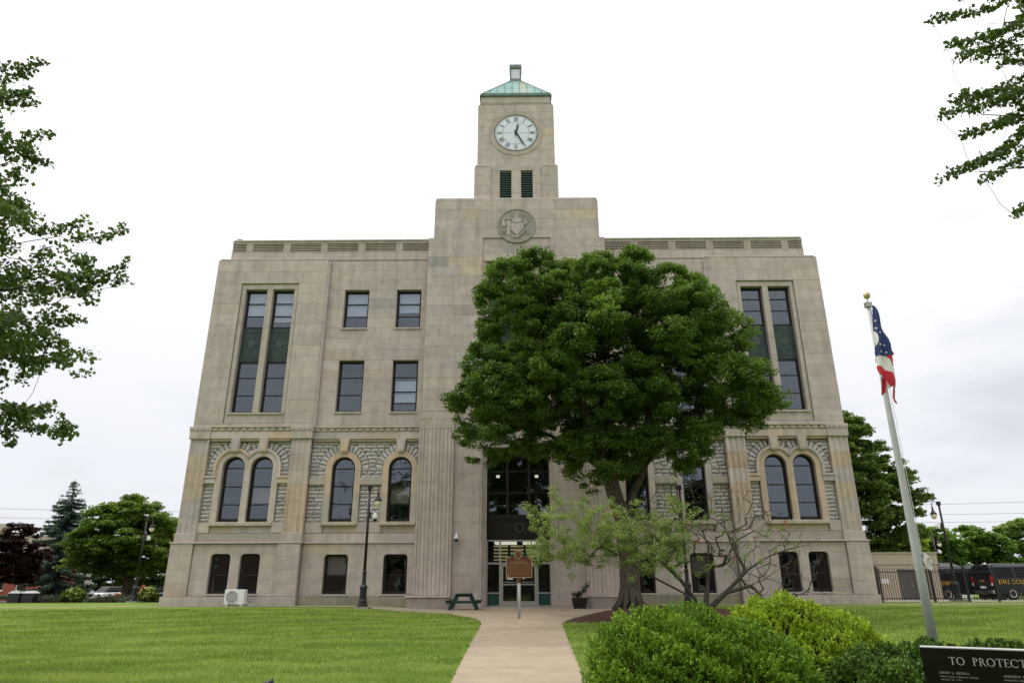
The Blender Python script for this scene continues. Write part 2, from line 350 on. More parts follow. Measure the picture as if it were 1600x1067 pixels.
# ------------------------------------------------------------------ grass blades near the camera
def in_poly(P, poly):
    poly = np.array(poly); x, y = P[:, 0], P[:, 1]; ins = np.zeros(len(P), bool); n = len(poly)
    for i in range(n):
        x0, y0 = poly[i]; x1, y1 = poly[(i + 1) % n]
        if y0 == y1: continue
        c = ((y0 > y) != (y1 > y)) & (x < (x1 - x0) * (y - y0) / (y1 - y0) + x0); ins ^= c
    return ins
def make_grass():
    n = 330000; u = rng.random(n); y = 11.2 + 21 * u ** 1.7; x = (rng.random(n) * 2 - 1) * (y * .80 + 1)
    ed = rng.normal(0, .035, n)
    keep = ~((x > np.interp(y, [0, 13, 17.2] + YL, [-1.17, -1.17, -1.21] + XL) + ed) & (x < np.interp(y, [0, 13, 17.2] + YR, [1.16, 1.16, 1.27] + XR) + ed))
    keep &= ~in_poly(np.stack([x, y], 1), MO); x, y = x[keep], y[keep]; n = len(x)
    z = hgt(x, y); h = (.03 + .035 * rng.random(n)) * np.interp(y, [11, 30], [1, 1.5]); wd = np.interp(y, [11, 30], [.006, .02])
    a = rng.random(n) * 6.283; dx, dy = np.cos(a) * wd, np.sin(a) * wd; lx, ly = rng.normal(0, .5, (2, n)) * h
    V = np.empty((n, 3, 3)); V[:, 0] = np.stack([x - dx, y - dy, z - .003], 1); V[:, 1] = np.stack([x + dx, y + dy, z - .003], 1); V[:, 2] = np.stack([x + lx, y + ly, z + h], 1)
    k = rng.random(n)[:, None]; patch = np.zeros(n)
    for q in range(26):
        a = rng.normal(0, 1.0 + q * .12, 2) * np.array([.6, 1.5]); patch += np.sin(x * a[0] + y * a[1] + rng.random() * 6.28) / 3.6
    patch = np.clip(.5 + .33 * patch, 0, 1)[:, None]
    col = np.array([.14, .245, .034]) * (1 - k) + np.array([.29, .39, .085]) * k; col = col * (.80 + .34 * patch) + np.array([.07, .035, .03]) * patch ** 2
    o = np_mesh('grass', V.reshape(-1, 3), np.arange(n * 3).reshape(-1, 3), col, GRASSM, k=3); o['kind'] = 'stuff'
    tag(o, 'short mown green grass of the courthouse lawn', 'grass')
make_grass()
def litter():
    n = 900; y = 12 + 20 * rng.random(n) ** 1.4; x = (rng.random(n) * 2 - 1) * y * .78; z = hgt(x, y) + .05; s_ = .012 + .02 * rng.random(n); a = rng.random(n) * 6.28
    on = (x > np.interp(y, [0, 13, 17.2] + YL, [-1.17, -1.17, -1.21] + XL)) & (x < np.interp(y, [0, 13, 17.2] + YR, [1.16, 1.16, 1.27] + XR)); z = np.where(on, hgt(x, y) + .02, z)
    keep = (~on) | (rng.random(n) < .35); x, y, z, s_, a = x[keep], y[keep], z[keep], s_[keep], a[keep]; n = len(x); V = np.empty((n, 4, 3))
    for k in range(4): V[:, k] = np.stack([x + s_ * np.cos(a + k * 1.571) * (1 if k % 2 else .6), y + s_ * np.sin(a + k * 1.571) * (1 if k % 2 else .6), z + .004 * (k % 2)], 1)
    t = rng.random((n, 1)); o = np_mesh('fallen_petals', V.reshape(-1, 3), np.arange(n * 4).reshape(-1, 4), np.array([.42, .40, .28]) * t + np.array([.14, .10, .04]) * (1 - t), GRASSM); o['kind'] = 'stuff'; tag(o, 'small pale clover heads and dry leaf bits scattered over the lawn', 'litter')
litter()

# ================================================================== COURTHOUSE
CX = .06
hall = thing('courthouse', 'pale limestone courthouse with clock tower and arched first-floor windows', 'courthouse', (CX, 38, .5))
hall['_org'] = (0, 38, .5)            # the building is written in metres left/right of its own centre line
def HB(mb, name, m, **k): return mb.build(name, m, hall, **k)
PAL = [(0.487, 0.416, 0.37), (0.47, 0.401, 0.358), (0.498, 0.425, 0.371), (0.481, 0.413, 0.379), (0.51, 0.437, 0.389), (0.463, 0.397, 0.364)]
ODD = [(0.525, 0.432, 0.33), (0.499, 0.405, 0.325), (0.373, 0.346, 0.325), (0.483, 0.389, 0.336), (0.399, 0.34, 0.297), (0.525, 0.454, 0.381)]
OCH = [(0.561, 0.439, 0.33), (0.51, 0.428, 0.37), (0.561, 0.482, 0.436), (0.541, 0.418, 0.31), (0.49, 0.428, 0.409)]
GRY = [(0.493, 0.462, 0.453), (0.448, 0.423, 0.417), (0.526, 0.497, 0.483), (0.403, 0.384, 0.374), (0.515, 0.474, 0.435)]
def tintof(pal=PAL, odd=.08):
    c = random.choice(ODD) if random.random() < odd else random.choice(pal); k = RU(.965, 1.04)
    return tuple(x * k for x in c)
STONES = []     # (size in view, mb)
def subtract(x0, x1, holes, z0, z1):
    segs = [(x0, x1)]
    for h in holes:
        if h[3] > z0 + .01 and h[2] < z1 - .01:
            ns = []
            for a, b in segs:
                if h[1] <= a or h[0] >= b: ns.append((a, b)); continue
                if h[0] > a: ns.append((a, h[0]))
                if h[1] < b: ns.append((h[1], b))
            segs = ns
    return [s for s in segs if s[1] - s[0] > .02]
def ashlar(x0, x1, z0, z1, Y, holes=(), ch=.65, bw=1.6, pal=PAL, odd=.08, th=.06):
    zs = sorted({z0, z1} | {z for h in holes for z in h[2:4] if z0 < z < z1}); rows = []
    for a, b in zip(zs, zs[1:]):
        k = max(1, round((b - a) / ch)); rows += [(a + (b - a) * i / k, a + (b - a) * (i + 1) / k) for i in range(k)]
    for a, b in rows:
        for s0, s1 in subtract(x0, x1, holes, a, b):
            Ln = s1 - s0; k = max(1, round(Ln / bw + RU(-.3, .3))); cuts = [s0] + sorted(s0 + Ln * (i + RU(-.28, .28)) / k for i in range(1, k)) + [s1]
            for p, q in zip(cuts, cuts[1:]):
                m = MB(); g = .003; m.cbox(p + g, q - g, Y + RU(-.003, .003), Y + th, a + g, b - g, .0045, tintof(pal, odd)); STONES.append(((q - p) * (b - a), m))
def rectcore(x0, x1, z0, z1, y0, y1, holes, name='wall', m=None):
    xs = sorted({x0, x1} | {v for h in holes for v in h[:2] if x0 < v < x1}); zs = sorted({z0, z1} | {v for h in holes for v in h[2:4] if z0 < v < z1})
    mb = MB()
    for a, b in zip(xs, xs[1:]):
        for c, d in zip(zs, zs[1:]):
            mx_, mz = (a + b) / 2, (c + d) / 2
            if any(h[0] < mx_ < h[1] and h[2] < mz < h[3] for h in holes): continue
            mb.box(a, b, y0, y1, c, d)
    return mb
def arc(cx, cz, r, a0=0, a1=math.pi, n=14, xlim=None):
    o = []
    for i in range(n + 1):
        t = a0 + (a1 - a0) * i / n; rr = r
        if xlim is not None:
            c = math.cos(t); lim = xlim - cx
            if lim * c > 0 and abs(rr * c) > abs(lim): rr = lim / c
        o.append((cx + rr * math.cos(t), cz + rr * math.sin(t)))
    return o
def sqarc(cx, cz, W, Hh, n=14):
    o = []
    for i in range(n + 1):
        t = math.pi * i / n; c, s_ = math.cos(t), math.sin(t); k = 1 / max(abs(c) / W, s_ / Hh); o.append((cx + c * k, cz + s_ * k))
    return o
# ---- windows (one mesh per kind, copies share it)
WIN = {}
def frame_rect(mb, x0, x1, z0, z1, t, y0, y1):
    mb.box(x0, x0 + t, y0, y1, z0, z1); mb.box(x1 - t, x1, y0, y1, z0, z1); mb.box(x0 + t, x1 - t, y0, y1, z0, z0 + t); mb.box(x0 + t, x1 - t, y0, y1, z1 - t, z1)
def window(kind, x, y, z):
    if kind in WIN:
        o = copy_tree(WIN[kind], hall); o.location = (x, y - 38, z - .5); return o
    w, h, rows, arch, rnd, blinds = KINDS[kind]; t = .12; mb = MB(); W = w / 2
    zs = [0] + [h * r for r in rows] + [h]
    if arch:
        sp = h - W
        mb.box(-W, -W + t, 0, .12, 0, sp); mb.box(W - t, W, 0, .12, 0, sp); mb.box(-W + t, W - t, 0, .12, 0, t * 1.2)
        mb.strip(arc(0, sp, W - t), arc(0, sp, W), 0, .12)
        zs = [0] + [sp * r for r in rows] + [sp]
        for q in zs[1:]: mb.box(-W + t, W - t, .02, .10, q - .03, q + .03)
    else:
        frame_rect(mb, -W, W, 0, h, t, 0, .12)
        for q in zs[1:-1]: mb.box(-W + t, W - t, .02, .10, q - .03, q + .03)
        if rnd:
            for sgn in (-1, 1):
                c = [(sgn * W, h)] ; r = .16
                mb.poly([(sgn * (W + .01), h + .01)] + [(sgn * (W - r + r * math.cos(a)), h - r + r * math.sin(a)) for a in np.linspace(0, math.pi / 2, 7)], -.28, .10) if False else None
    f = mb.build('window', BRONZE, hall, org=(0, 0, 0), loc=(x, y - 38, z - .5))
    f['_org'] = (0, 0, 0)
    for a, b2 in zip(zs, zs[1:]):
        MB().add([(-W + t, .05, a + .03), (W - t, .05, a + .03), (W - t, .05, b2 - .03), (-W + t, .05, b2 - .03)], [(0, 1, 2, 3)]).build('pane', GLASS, f)
    if arch:
        p = arc(0, zs[-1], W - t * .9); MB().add([(px, .05, pz) for px, pz in p], [tuple(range(len(p)))]).build('pane', GLASS, f)
    for (a, b2, mm) in blinds:
        MB().box(-W + t + .02, W - t - .02, .13, .14, h * a, h * b2).build('blind', mm, f)
    WIN[kind] = f
    return f
KINDS = {
 'arch_wide': (1.24, 3.52, [.31, .645], True, False, []), 'arch_blind': (1.24, 3.52, [.31, .645], True, False, [(.28, .52, TANBL)]),
 'arch_wing': (1.30, 3.52, [.32, .66], True, False, []), 'arch_wing_blind': (1.30, 3.52, [.32, .66], True, False, [(.27, .55, TANBL)]),
 'base': (1.06, 2.0, [.47], False, True, []), 'base_shade': (1.28, 2.0, [.47], False, True, [(.45, .95, TANBL)]), 'base_wing': (1.28, 2.0, [.47], False, True, []),
 'tall_low': (1.31, 3.15, [.34, .68], False, False, []), 'tall_up': (1.31, 2.48, [.33, .66], False, False, [(.33, 1, BLIND)]), 'tall_up_open': (1.31, 2.48, [.33, .66], False, False, [(.2, 1, BLIND)]),
 'tall_up_two': (1.31, 2.48, [.40, .70], False, False, []),
 'up': (1.5, 2.48, [.33, .66], False, False, [(.34, 1, BLIND)]), 'up_half': (1.5, 2.48, [.33, .66], False, False, [(.45, 1, BLIND)]),
 'mid': (1.5, 3.1, [.34, .68], False, False, []), 'mid_half': (1.5, 3.1, [.18, .40, .68], False, False, [(.2, .62, BLIND)]),
}
def round_corners(c, W, zt, Y):
    for sgn in (-1, 1):
        r = .2; MB(PAL[1]).poly([(c + sgn * (W + .001), zt + .001)] + [(c + sgn * (W - r + r * math.cos(a)), zt - r + r * math.sin(a)) for a in np.linspace(0, math.pi / 2, 8)], Y, Y + .24).build('corner_fillet', STONE, hall)
ZF = 9.28     # top of the rock-faced zone
for s in (-1, 1):
    def SX(a, b): return (min(s * a, s * b), max(s * a, s * b))
    # ---------- end pavilion
    PC = 15.05; AW = [PC - .79, PC + .79]; BW = [PC - .79, PC + .79]; TW = [PC - .83, PC + .83]
    tall = [(*SX(c - .655, c + .655), 10.95, 18.65) for c in TW]
    rec = [(*SX(13.30, 16.80), 10.3, 19.0)]
    mb = rectcore(*SX(11.65, 18.43), 10.1, 20.6, 38.05, 38.6, rec)
    for h in [0]:
        c = rectcore(*SX(13.30, 16.80), 10.3, 19.0, 38.14, 38.6, tall); mb.add(c.v, c.f)
    HB(mb, 'wall', MORTAR)
    ashlar(*SX(11.65, 18.43), 10.1, 20.55, 38.0, rec, bw=1.7)
    # recessed panel round the tall windows: outer fillet, inner slab with the openings
    fr = MB(tintof()); x0, x1 = SX(13.30, 16.80)
    ashlar(x0 + .04, x1 - .04, 10.33, 18.96, 38.085, tall, ch=1.1, bw=4, pal=[(.46, .40, .345)], odd=0)
    mb = MB((.45, .385, .325)); mb.box(*SX(13.45, 16.65), 38.0, 38.3, 10.83, 10.94); HB(mb, 'window_sill', STONE)
    for i, c in enumerate(TW):
        window('tall_low', s * c, 38.42, 10.96)
        window(('tall_up' if i else 'tall_up_open') if s < 0 else 'tall_up_two', s * c, 38.42, 16.17)
        mb = MB(); xa, xb = s * c - .655, s * c + .655; mb.box(xa, xb, 38.40, 38.5, 14.11, 16.16)
        frame_rect(mb, xa + .10, xb - .10, 14.3, 15.98, .03, 38.385, 38.40)
        sp = HB(mb, 'spandrel_panel', GREENB)
        m2 = MB(); m2.strip(arc(s * c, 15.2, .13, 0, 2 * math.pi, 20), arc(s * c, 15.2, .2, 0, 2 * math.pi, 20), 38.36, 38.4); m2.poly([(s * c + .07 * math.cos(k), 15.2 + .07 * math.sin(k)) for k in np.arange(0, 6.2, .6)], 38.36, 38.4)
        for q in range(8):
            a = q * math.pi / 4; m2.box(s * c + .16 * math.cos(a) - .03, s * c + .16 * math.cos(a) + .03, 38.345, 38.36, 15.2 + .16 * math.sin(a) - .03, 15.2 + .16 * math.sin(a) + .03)
        m2.build('medallion', mat('medallion_bronze', (.10, .135, .12), rough=.5, metal=.2), sp)
    # coping step of the pavilion
    mb = MB(tintof()); mb.cbox(*SX(11.60, 18.30), 37.98, 38.4, 20.55, 20.66, .02); HB(mb, 'coping', STONE)
    # return wall and rounded corner pier on the inner edge of the pavilion
    mb = MB(tintof()); mb.tube([(s * 11.62, 38.16, 10.1), (s * 11.62, 38.16, 20.5)], .13, 12); HB(mb, 'corner_shaft', STONE)
    # ---------- columns (fluted corner pilasters), capitals
    for (a, b) in ((11.65, 12.70), (17.38, 18.42)):
        xa, xb = SX(a, b); zz = 4.28
        while zz < 9.35:
            z2 = min(zz + .853, 9.4); m = MB(tintof(OCH, .1)); nseg = 24; pr = []
            for i in range(nseg + 1):
                u = i / nseg; X = xa + (xb - xa) * u
                pr.append((X, 37.93 + (.0 if u < .06 or u > .94 else .11 * abs(math.sin(math.pi * (u - .06) / .88 * 3)) ** .8)))
            g = .005; V = [(x, y, zz + g) for x, y in pr] + [(x, y, z2 - g) for x, y in pr] + [(xa, 38.3, zz + g), (xb, 38.3, zz + g), (xa, 38.3, z2 - g), (xb, 38.3, z2 - g)]
            k = nseg + 1; Fs = [(i, i + 1, k + i + 1, k + i) for i in range(nseg)] + [(2 * k, 0, k, 2 * k + 2), (nseg, 2 * k + 1, 2 * k + 3, k + nseg)]
            m.add(V, Fs); m.build('pilaster_drum', STONE, hall); zz = z2
        x0, x1 = SX(a - .07, b + .09)
        mb = MB(tintof()); mb.cbox(x0, x1, 37.86, 38.5, 9.4, 9.84, .02); mb.cbox(x0 - .02, x1 + .02, 37.83, 38.5, 9.845, 10.1, .02)
        cp = HB(mb, 'capital', STONE)
        for q in range(4):
            xx = x0 + (x1 - x0) * (q + .5) / 4; m2 = MB(tintof()); m2.lathe([(.06, 0), (.055, .03), (.03, .055), (.0, .06)], n=8)
            m2.v = [(xx + px, 37.83 - pz, 9.97 + py) for px, py, pz in m2.v]; m2.build('boss', STONE, cp)
        x0, x1 = SX(a - .05, b + .06)
        mb = MB(tintof(GRY, .3)); mb.cbox(x0, x1, 37.85, 38.3, 3.80, 4.28, .025, tintof()); HB(mb, 'pilaster_base', STONE)
        x0, x1 = SX(a - .02, b + .14)      # pier of the basement storey
        ashlar(x0, x1, 1.1, 3.74, 37.78, (), bw=3, th=.14)
    # ---------- arched windows of the pavilion
    zone = SX(12.70, 17.38); SP = 7.82
    holes = [(s * c - .62, s * c + .62, 4.9, SP) for c in AW] + [(s * c - 1.0, s * c + 1.0, SP, SP + 1.0) for c in ()]
    top = [(*SX(AW[0] - .79, AW[1] + .79), SP, SP + .79)]
    mb = rectcore(*zone, 4.28, 9.5, 38.27, 38.6, holes + top)
    for c in AW: mb.strip(arc(s * c, SP, .62), sqarc(s * c, SP, .79, .79), 38.27, 38.6)
    HB(mb, 'wall', MORTAR)
    mid = s * PC
    for c in AW:
        cc = s * c; mb = MB(tintof(OCH, 0))
        mb.strip(arc(cc, SP, .62), arc(cc, SP, .95, xlim=mid), 38.04, 38.3)
        outside = 1 if abs(c) > PC else -1
        o_ = cc + s * outside * .95; i_ = cc + s * outside * .62; mb.box(min(o_, i_), max(o_, i_), 38.04, 38.3, 4.86, SP)
        o_ = cc - s * outside * .62; mb.box(min(o_, mid), max(o_, mid) , 38.04, 38.45, 4.86, SP)
        HB(mb, 'arch_surround', STONE)
        mb = MB(tintof(OCH, 0)); q0, q1 = (.588, math.pi) if mid > cc else (0, math.pi - .588); mb.strip(arc(cc, SP, .95, q0, q1, xlim=mid), arc(cc, SP, 1.07, q0, q1, xlim=mid), 37.94, 38.24); 
        mb.strip(arc(cc, SP, .90, q0, q1), arc(cc, SP, .95, q0, q1, xlim=mid), 37.98, 38.1)
        o_ = cc + s * outside * .95; i_ = cc + s * outside * 1.07; mb.box(min(o_, i_), max(o_, i_), 37.94, 38.24, 7.33, SP)
        HB(mb, 'hood_mould', STONE)
        mb = MB(tintof(OCH, 0)); mb.poly([(cc - .17, 8.66), (cc + .17, 8.66), (cc + .25, 9.40), (cc - .25, 9.40)], 37.82, 38.2); mb.poly([(cc - .12, 8.74), (cc + .12, 8.74), (cc + .18, 9.30), (cc - .18, 9.30)], 37.79, 37.82); HB(mb, 'keystone', STONE)
        window('arch_blind' if (s < 0 and c < PC) else 'arch_wide', cc, 38.36, 4.92)
        o1 = s * 17.38 if abs(c) > PC else s * 12.72; o2 = cc + s * outside * .93
        mb = MB(tintof(OCH, 0)); mb.cbox(min(o1, o2), max(o1, o2), 37.99, 38.3, 6.94, 7.22, .02); mb.cbox(min(o1, o2) - .03, max(o1, o2) + .03, 37.93, 38.3, 7.225, 7.34, .02); HB(mb, 'impost_block', STONE)
    mb = MB((.48, .41, .33)); mb.cbox(*SX(13.35, 16.73), 37.90, 38.3, 4.66, 4.86, .02); HB(mb, 'window_sill', STONE)
    ashlar(*SX(13.35, 16.73), 4.30, 4.66, 38.12, (), bw=1.5, pal=OCH, th=.15)
    for a, b in ((12.70, 13.35), (16.73, 17.38)): ashlar(*SX(a, b), 4.30, 4.86, 38.0, (), ch=.6, pal=PAL, th=.27)
    # ---------- belt: frieze blocks, scallops, base band, basement
    for (xa, xb, yo) in ((12.79, 17.31, 0), (5.52, 11.58, .28)):
        x0, x1 = SX(xa, xb); Y = 37.92 + yo
        rectm = MB(); rectm.box(x0, x1, Y + .06, Y + .4, 9.3, 10.12); HB(rectm, 'wall', MORTAR)
        ashlar(x0, x1, 9.42, 9.82, Y, (), bw=1.35, pal=OCH, odd=.15, ch=.4)
        mb = MB((.36, .28, .18)); mb.box(x0, x1, Y + .05, Y + .3, 9.28, 9.42); HB(mb, 'frieze_fillet', STONE)
        mb = MB((.45, .385, .31)); mb.cbox(x0, x1, Y - .09, Y + .3, 10.03, 10.12, .02); mb.box(x0, x1, Y + .02, Y + .1, 9.83, 10.03, ); HB(mb, 'string_course', STONE)
        nn = int((x1 - x0) / .40); src = None
        for q in range(nn):
            xx = x0 + (x1 - x0) * (q + .5) / nn
            if src is None:
                m2 = MB((.46, .40, .33)); P = [(.185 * math.cos(a), .0 - .17 * math.sin(a)) for a in np.linspace(0, math.pi, 9)]
                V = [(px, -.07 if 0 < i < 8 else 0, pz) for i, (px, pz) in enumerate(P)] + [(px * .9, -.0, pz * 1.1) for px, pz in P] + [(0, -.1, -.02)]
                m2.add(V, [(i, i + 1, 18) for i in range(8)] + [(i + 1, i, 9 + i, 10 + i) for i in range(8)] + [(0, 18, 8)]); src = m2.build('scallop', STONE, hall, org=(0, 0, 0), loc=(xx, Y + .02 - 38, 10.02 - .5))
            else: o = src.copy(); COL.objects.link(o); o.location = (xx, Y + .02 - 38, 10.02 - .5)
    ashlar(*SX(12.76, 17.33), 3.82, 4.28, 38.06, (), bw=1.3, pal=OCH + PAL, odd=.2, ch=.5, th=.2)
    ashlar(*SX(5.5, 11.6), 3.82, 4.28, 38.26, (), bw=1.3, pal=OCH + PAL, odd=.2, ch=.5, th=.1)
    bh = [(*SX(c - .53, c + .53), 1.22, 3.22) for c in BW]
    HB(rectcore(*SX(11.65, 18.5), .3, 4.28, 38.0, 38.6, bh), 'wall', MORTAR)
    ashlar(*SX(12.86, 17.34), 1.1, 3.72, 37.90, bh, bw=1.9, th=.14)
    for c in BW:
        window('base', s * c, 38.12, 1.22); round_corners(s * c, .53, 3.22, 37.905)
        mb = MB(tintof()); mb.box(s * c - .6, s * c + .6, 37.84, 38.1, 1.14, 1.215); HB(mb, 'window_sill', STONE)
    mb = MB(tintof()); mb.cbox(*SX(11.58, 18.62), 37.72, 38.2, 3.735, 3.81, .025); HB(mb, 'water_table', STONE)
    ashlar(*SX(11.6, 18.66), .3, 1.09, 37.70, (), ch=.8, bw=2.2, th=.3)
    # ---------- wing
    uw = [(*SX(a, b), z0, z1) for a, b in ((9.03, 10.53), (5.84, 7.34)) for z0, z1 in ((16.17, 18.66), (11.02, 14.13))]
    HB(rectcore(*SX(5.45, 11.65), 10.1, 21.2, 38.35, 38.8, uw), 'wall', MORTAR)
    ashlar(*SX(5.45, 11.62), 10.12, 20.6, 38.3, uw, bw=1.7, odd=.12)
    ashlar(*SX(5.45, 17.85), 20.68, 21.2, 38.3, (), bw=1.9, ch=.6)
    mb = MB(); mb.box(*SX(11.6, 17.85), 38.36, 38.9, 20.5, 21.2); HB(mb, 'wall', MORTAR)
    for i, (a, b) in enumerate(((9.03, 10.53), (5.84, 7.34))):
        c = s * (a + b) / 2
        window('up' if i == 0 else 'up_half', c, 38.62, 16.18); window('mid' if (i == 0 or s > 0) else 'mid_half', c, 38.62, 11.03)
        for z in (16.17, 11.02):
            mb = MB((.46, .40, .345)); mb.box(c - .8, c + .8, 38.22, 38.6, z - .11, z - .012); HB(mb, 'window_sill', STONE)
    # attic louvre band
    mb = MB(); mb.box(*SX(5.2, 17.82), 38.58, 39.2, 21.2, 22.0); HB(mb, 'attic_wall', DARK)
    mb = MB((.42, .36, .31)); mb.box(*SX(5.2, 17.86), 38.30, 38.6, 21.2, 21.27); mb.box(*SX(5.2, 17.86), 38.30, 38.6, 21.85, 22.0)
    cs = [17.86 - .45 - 1.9 * 0 - (.43 if k == 0 else 0) for k in ()]
    edges = [(16.98, 16.55), (14.63, 14.20), (12.28, 11.85), (9.93, 9.50), (7.58, 7.15)]
    for a, b in edges: mb.box(*SX(b, a), 38.31, 38.6, 21.27, 21.85)
    HB(mb, 'attic_wall', STONE)
    spans = [(17.86, 16.98)] + [(edges[i][1], edges[i + 1][0]) for i in range(4)] + [(7.15, 5.2)]
    for a, b in spans:
        for q in range(5):
            z = 21.29 + q * .116; mb = MB((.40, .34, .295)); mb.box(*SX(b, a), 38.34, 38.5, z, z + .055); HB(mb, 'louvre_slat', STONE)
    x = 5.2
    while x < 17.8:
        b = min(x + 2.1, 17.92); mb = MB(tintof([(.48, .43, .37)], 0)); mb.cbox(*SX(x + .006, b - .006), 38.24, 39.2, 22.0, 22.1, .02); HB(mb, 'coping_stone', STONE); x = b
    # arched windows of the wing
    WC = [9.76, 6.58]; R1, R2 = .65, .98; zone = SX(5.45, 11.65)
    holes = [(s * c - R1, s * c + R1, 4.9, SP - .05) for c in WC]; top = [(s * c - .8, s * c + .8, SP - .05, SP + .75) for c in WC]
    mb = rectcore(*zone, 4.28, 9.5, 38.45, 38.8, holes + top)
    for c in WC: mb.strip(arc(s * c, SP - .05, R1), sqarc(s * c, SP - .05, .8, .8), 38.45, 38.8)
    HB(mb, 'wall', MORTAR)
    for i, c in enumerate(WC):
        cc = s * c; z0 = SP - .05; mb = MB(tintof(OCH, 0)); mb.strip(arc(cc, z0, R1), arc(cc, z0, R2), 38.24, 38.5)
        los = []
        for q in (-1, 1):
            mb.box(min(cc + q * R1, cc + q * R2), max(cc + q * R1, cc + q * R2), 38.24, 38.5, 6.3, z0)
            lo = MB((.48, .42, .35)); los.append(lo); lo.box(min(cc + q * R1, cc + q * R2), max(cc + q * R1, cc + q * R2), 38.24, 38.5, 4.86, 6.292)
        ar = HB(mb, 'arch_surround', STONE); [q.build('jamb', STONE, ar) for q in los]
        mb = MB(tintof(OCH, 0)); mb.poly([(cc - .17, 8.66), (cc + .17, 8.66), (cc + .27, 9.40), (cc - .27, 9.40)], 38.05, 38.4); mb.poly([(cc - .12, 8.74), (cc + .12, 8.74), (cc + .2, 9.30), (cc - .2, 9.30)], 38.02, 38.05); HB(mb, 'keystone', STONE)
        window('arch_wing_blind' if (s < 0 and i == 1) else 'arch_wing', cc, 38.55, 4.92)
        mb = MB((.48, .41, .33)); mb.cbox(cc - .98, cc + .98, 38.10, 38.5, 4.68, 4.86, .02); HB(mb, 'window_sill', STONE)
        ashlar(cc - .9, cc + .9, 4.30, 4.68, 38.36, (), bw=1.0, pal=OCH, th=.1)
    for a, b in ((5.5, WC[1] - .9), (WC[1] + .9, WC[0] - .9), (WC[0] + .9, 11.62)): ashlar(*SX(a, b), 4.30, 4.86, 38.25, (), ch=.6, pal=PAL, th=.2)
    for a, b in ((5.5, WC[1] - R2), (WC[1] + R2, WC[0] - R2), (WC[0] + R2, 11.62)):
        mb = MB((.46, .40, .335)); mb.cbox(*SX(a, b), 38.2, 38.5, 6.86, 7.24, .025); HB(mb, 'impost_block', STONE)
    bh = [(s * c - .64, s * c + .64, 1.18, 3.18) for c in WC]
    HB(rectcore(*SX(5.4, 11.7), .3, 4.28, 38.3, 38.8, bh), 'wall', MORTAR)
    ashlar(*SX(5.5, 11.6), 1.07, 3.72, 38.2, bh, bw=1.8, th=.14)
    for i, c in enumerate(WC):
        window('base_shade' if i == 0 else 'base_wing', s * c, 38.42, 1.18); round_corners(s * c, .64, 3.18, 38.205)
        mb = MB(tintof()); mb.box(s * c - .7, s * c + .7, 38.13, 38.4, 1.09, 1.175); HB(mb, 'window_sill', STONE)
    mb = MB(tintof()); mb.cbox(*SX(5.45, 11.57), 38.1, 38.5, 3.73, 3.81, .025); HB(mb, 'water_table', STONE)
    ashlar(*SX(5.5, 11.6), .3, 1.06, 38.06, (), ch=.8, bw=2.2, th=.3, pal=[(.31, .28, .20), (.33, .29, .22), (.28, .25, .19)], odd=0)
# ---- rock-faced masonry
ROCKS = []
def rock(x0, x1, z0, z1, Y):
    m = MB(tintof(GRY, .0)); nx, nz_ = 4, 3; c = .022; V = []
    for j in range(nz_):
        for i in range(nx):
            ex = i in (0, nx - 1) or j in (0, nz_ - 1)
            V.append((x0 + c + (x1 - x0 - 2 * c) * i / (nx - 1), Y - (RU(.0, .02) if ex else RU(.03, .075)), z0 + c + (z1 - z0 - 2 * c) * j / (nz_ - 1)))
    m.add(V, [(j * nx + i, j * nx + i + 1, (j + 1) * nx + i + 1, (j + 1) * nx + i) for j in range(nz_ - 1) for i in range(nx - 1)])
    m.add([(x0, Y + .03, z0), (x1, Y + .03, z0), (x1, Y + .03, z1), (x0, Y + .03, z1), V[0], V[nx - 1], V[-1], V[-nx]], [(0, 1, 5, 4), (1, 2, 6, 5), (2, 3, 7, 6), (3, 0, 4, 7)])
    ROCKS.append(((x1 - x0) * (z1 - z0), m))
def wedge(cx, cz, r0, r1, a0, a1, Y):
    m = MB(tintof(GRY, 0)); P = [(cx + r * math.cos(a), cz + r * math.sin(a)) for r, a in ((r0, a0), (r0, a1), (r1, a1), (r1, a0))]
    mx_, mz = sum(p[0] for p in P) / 4, sum(p[1] for p in P) / 4; I = [(mx_ + (p[0] - mx_) * .72, mz + (p[1] - mz) * .85) for p in P]
    m.add([(x, Y + .03, z) for x, z in P] + [(x, Y - RU(.03, .06), z) for x, z in I], [(4, 7, 6, 5), (0, 3, 7, 4), (3, 2, 6, 7), (2, 1, 5, 6), (1, 0, 4, 5)]); ROCKS.append((.12, m))
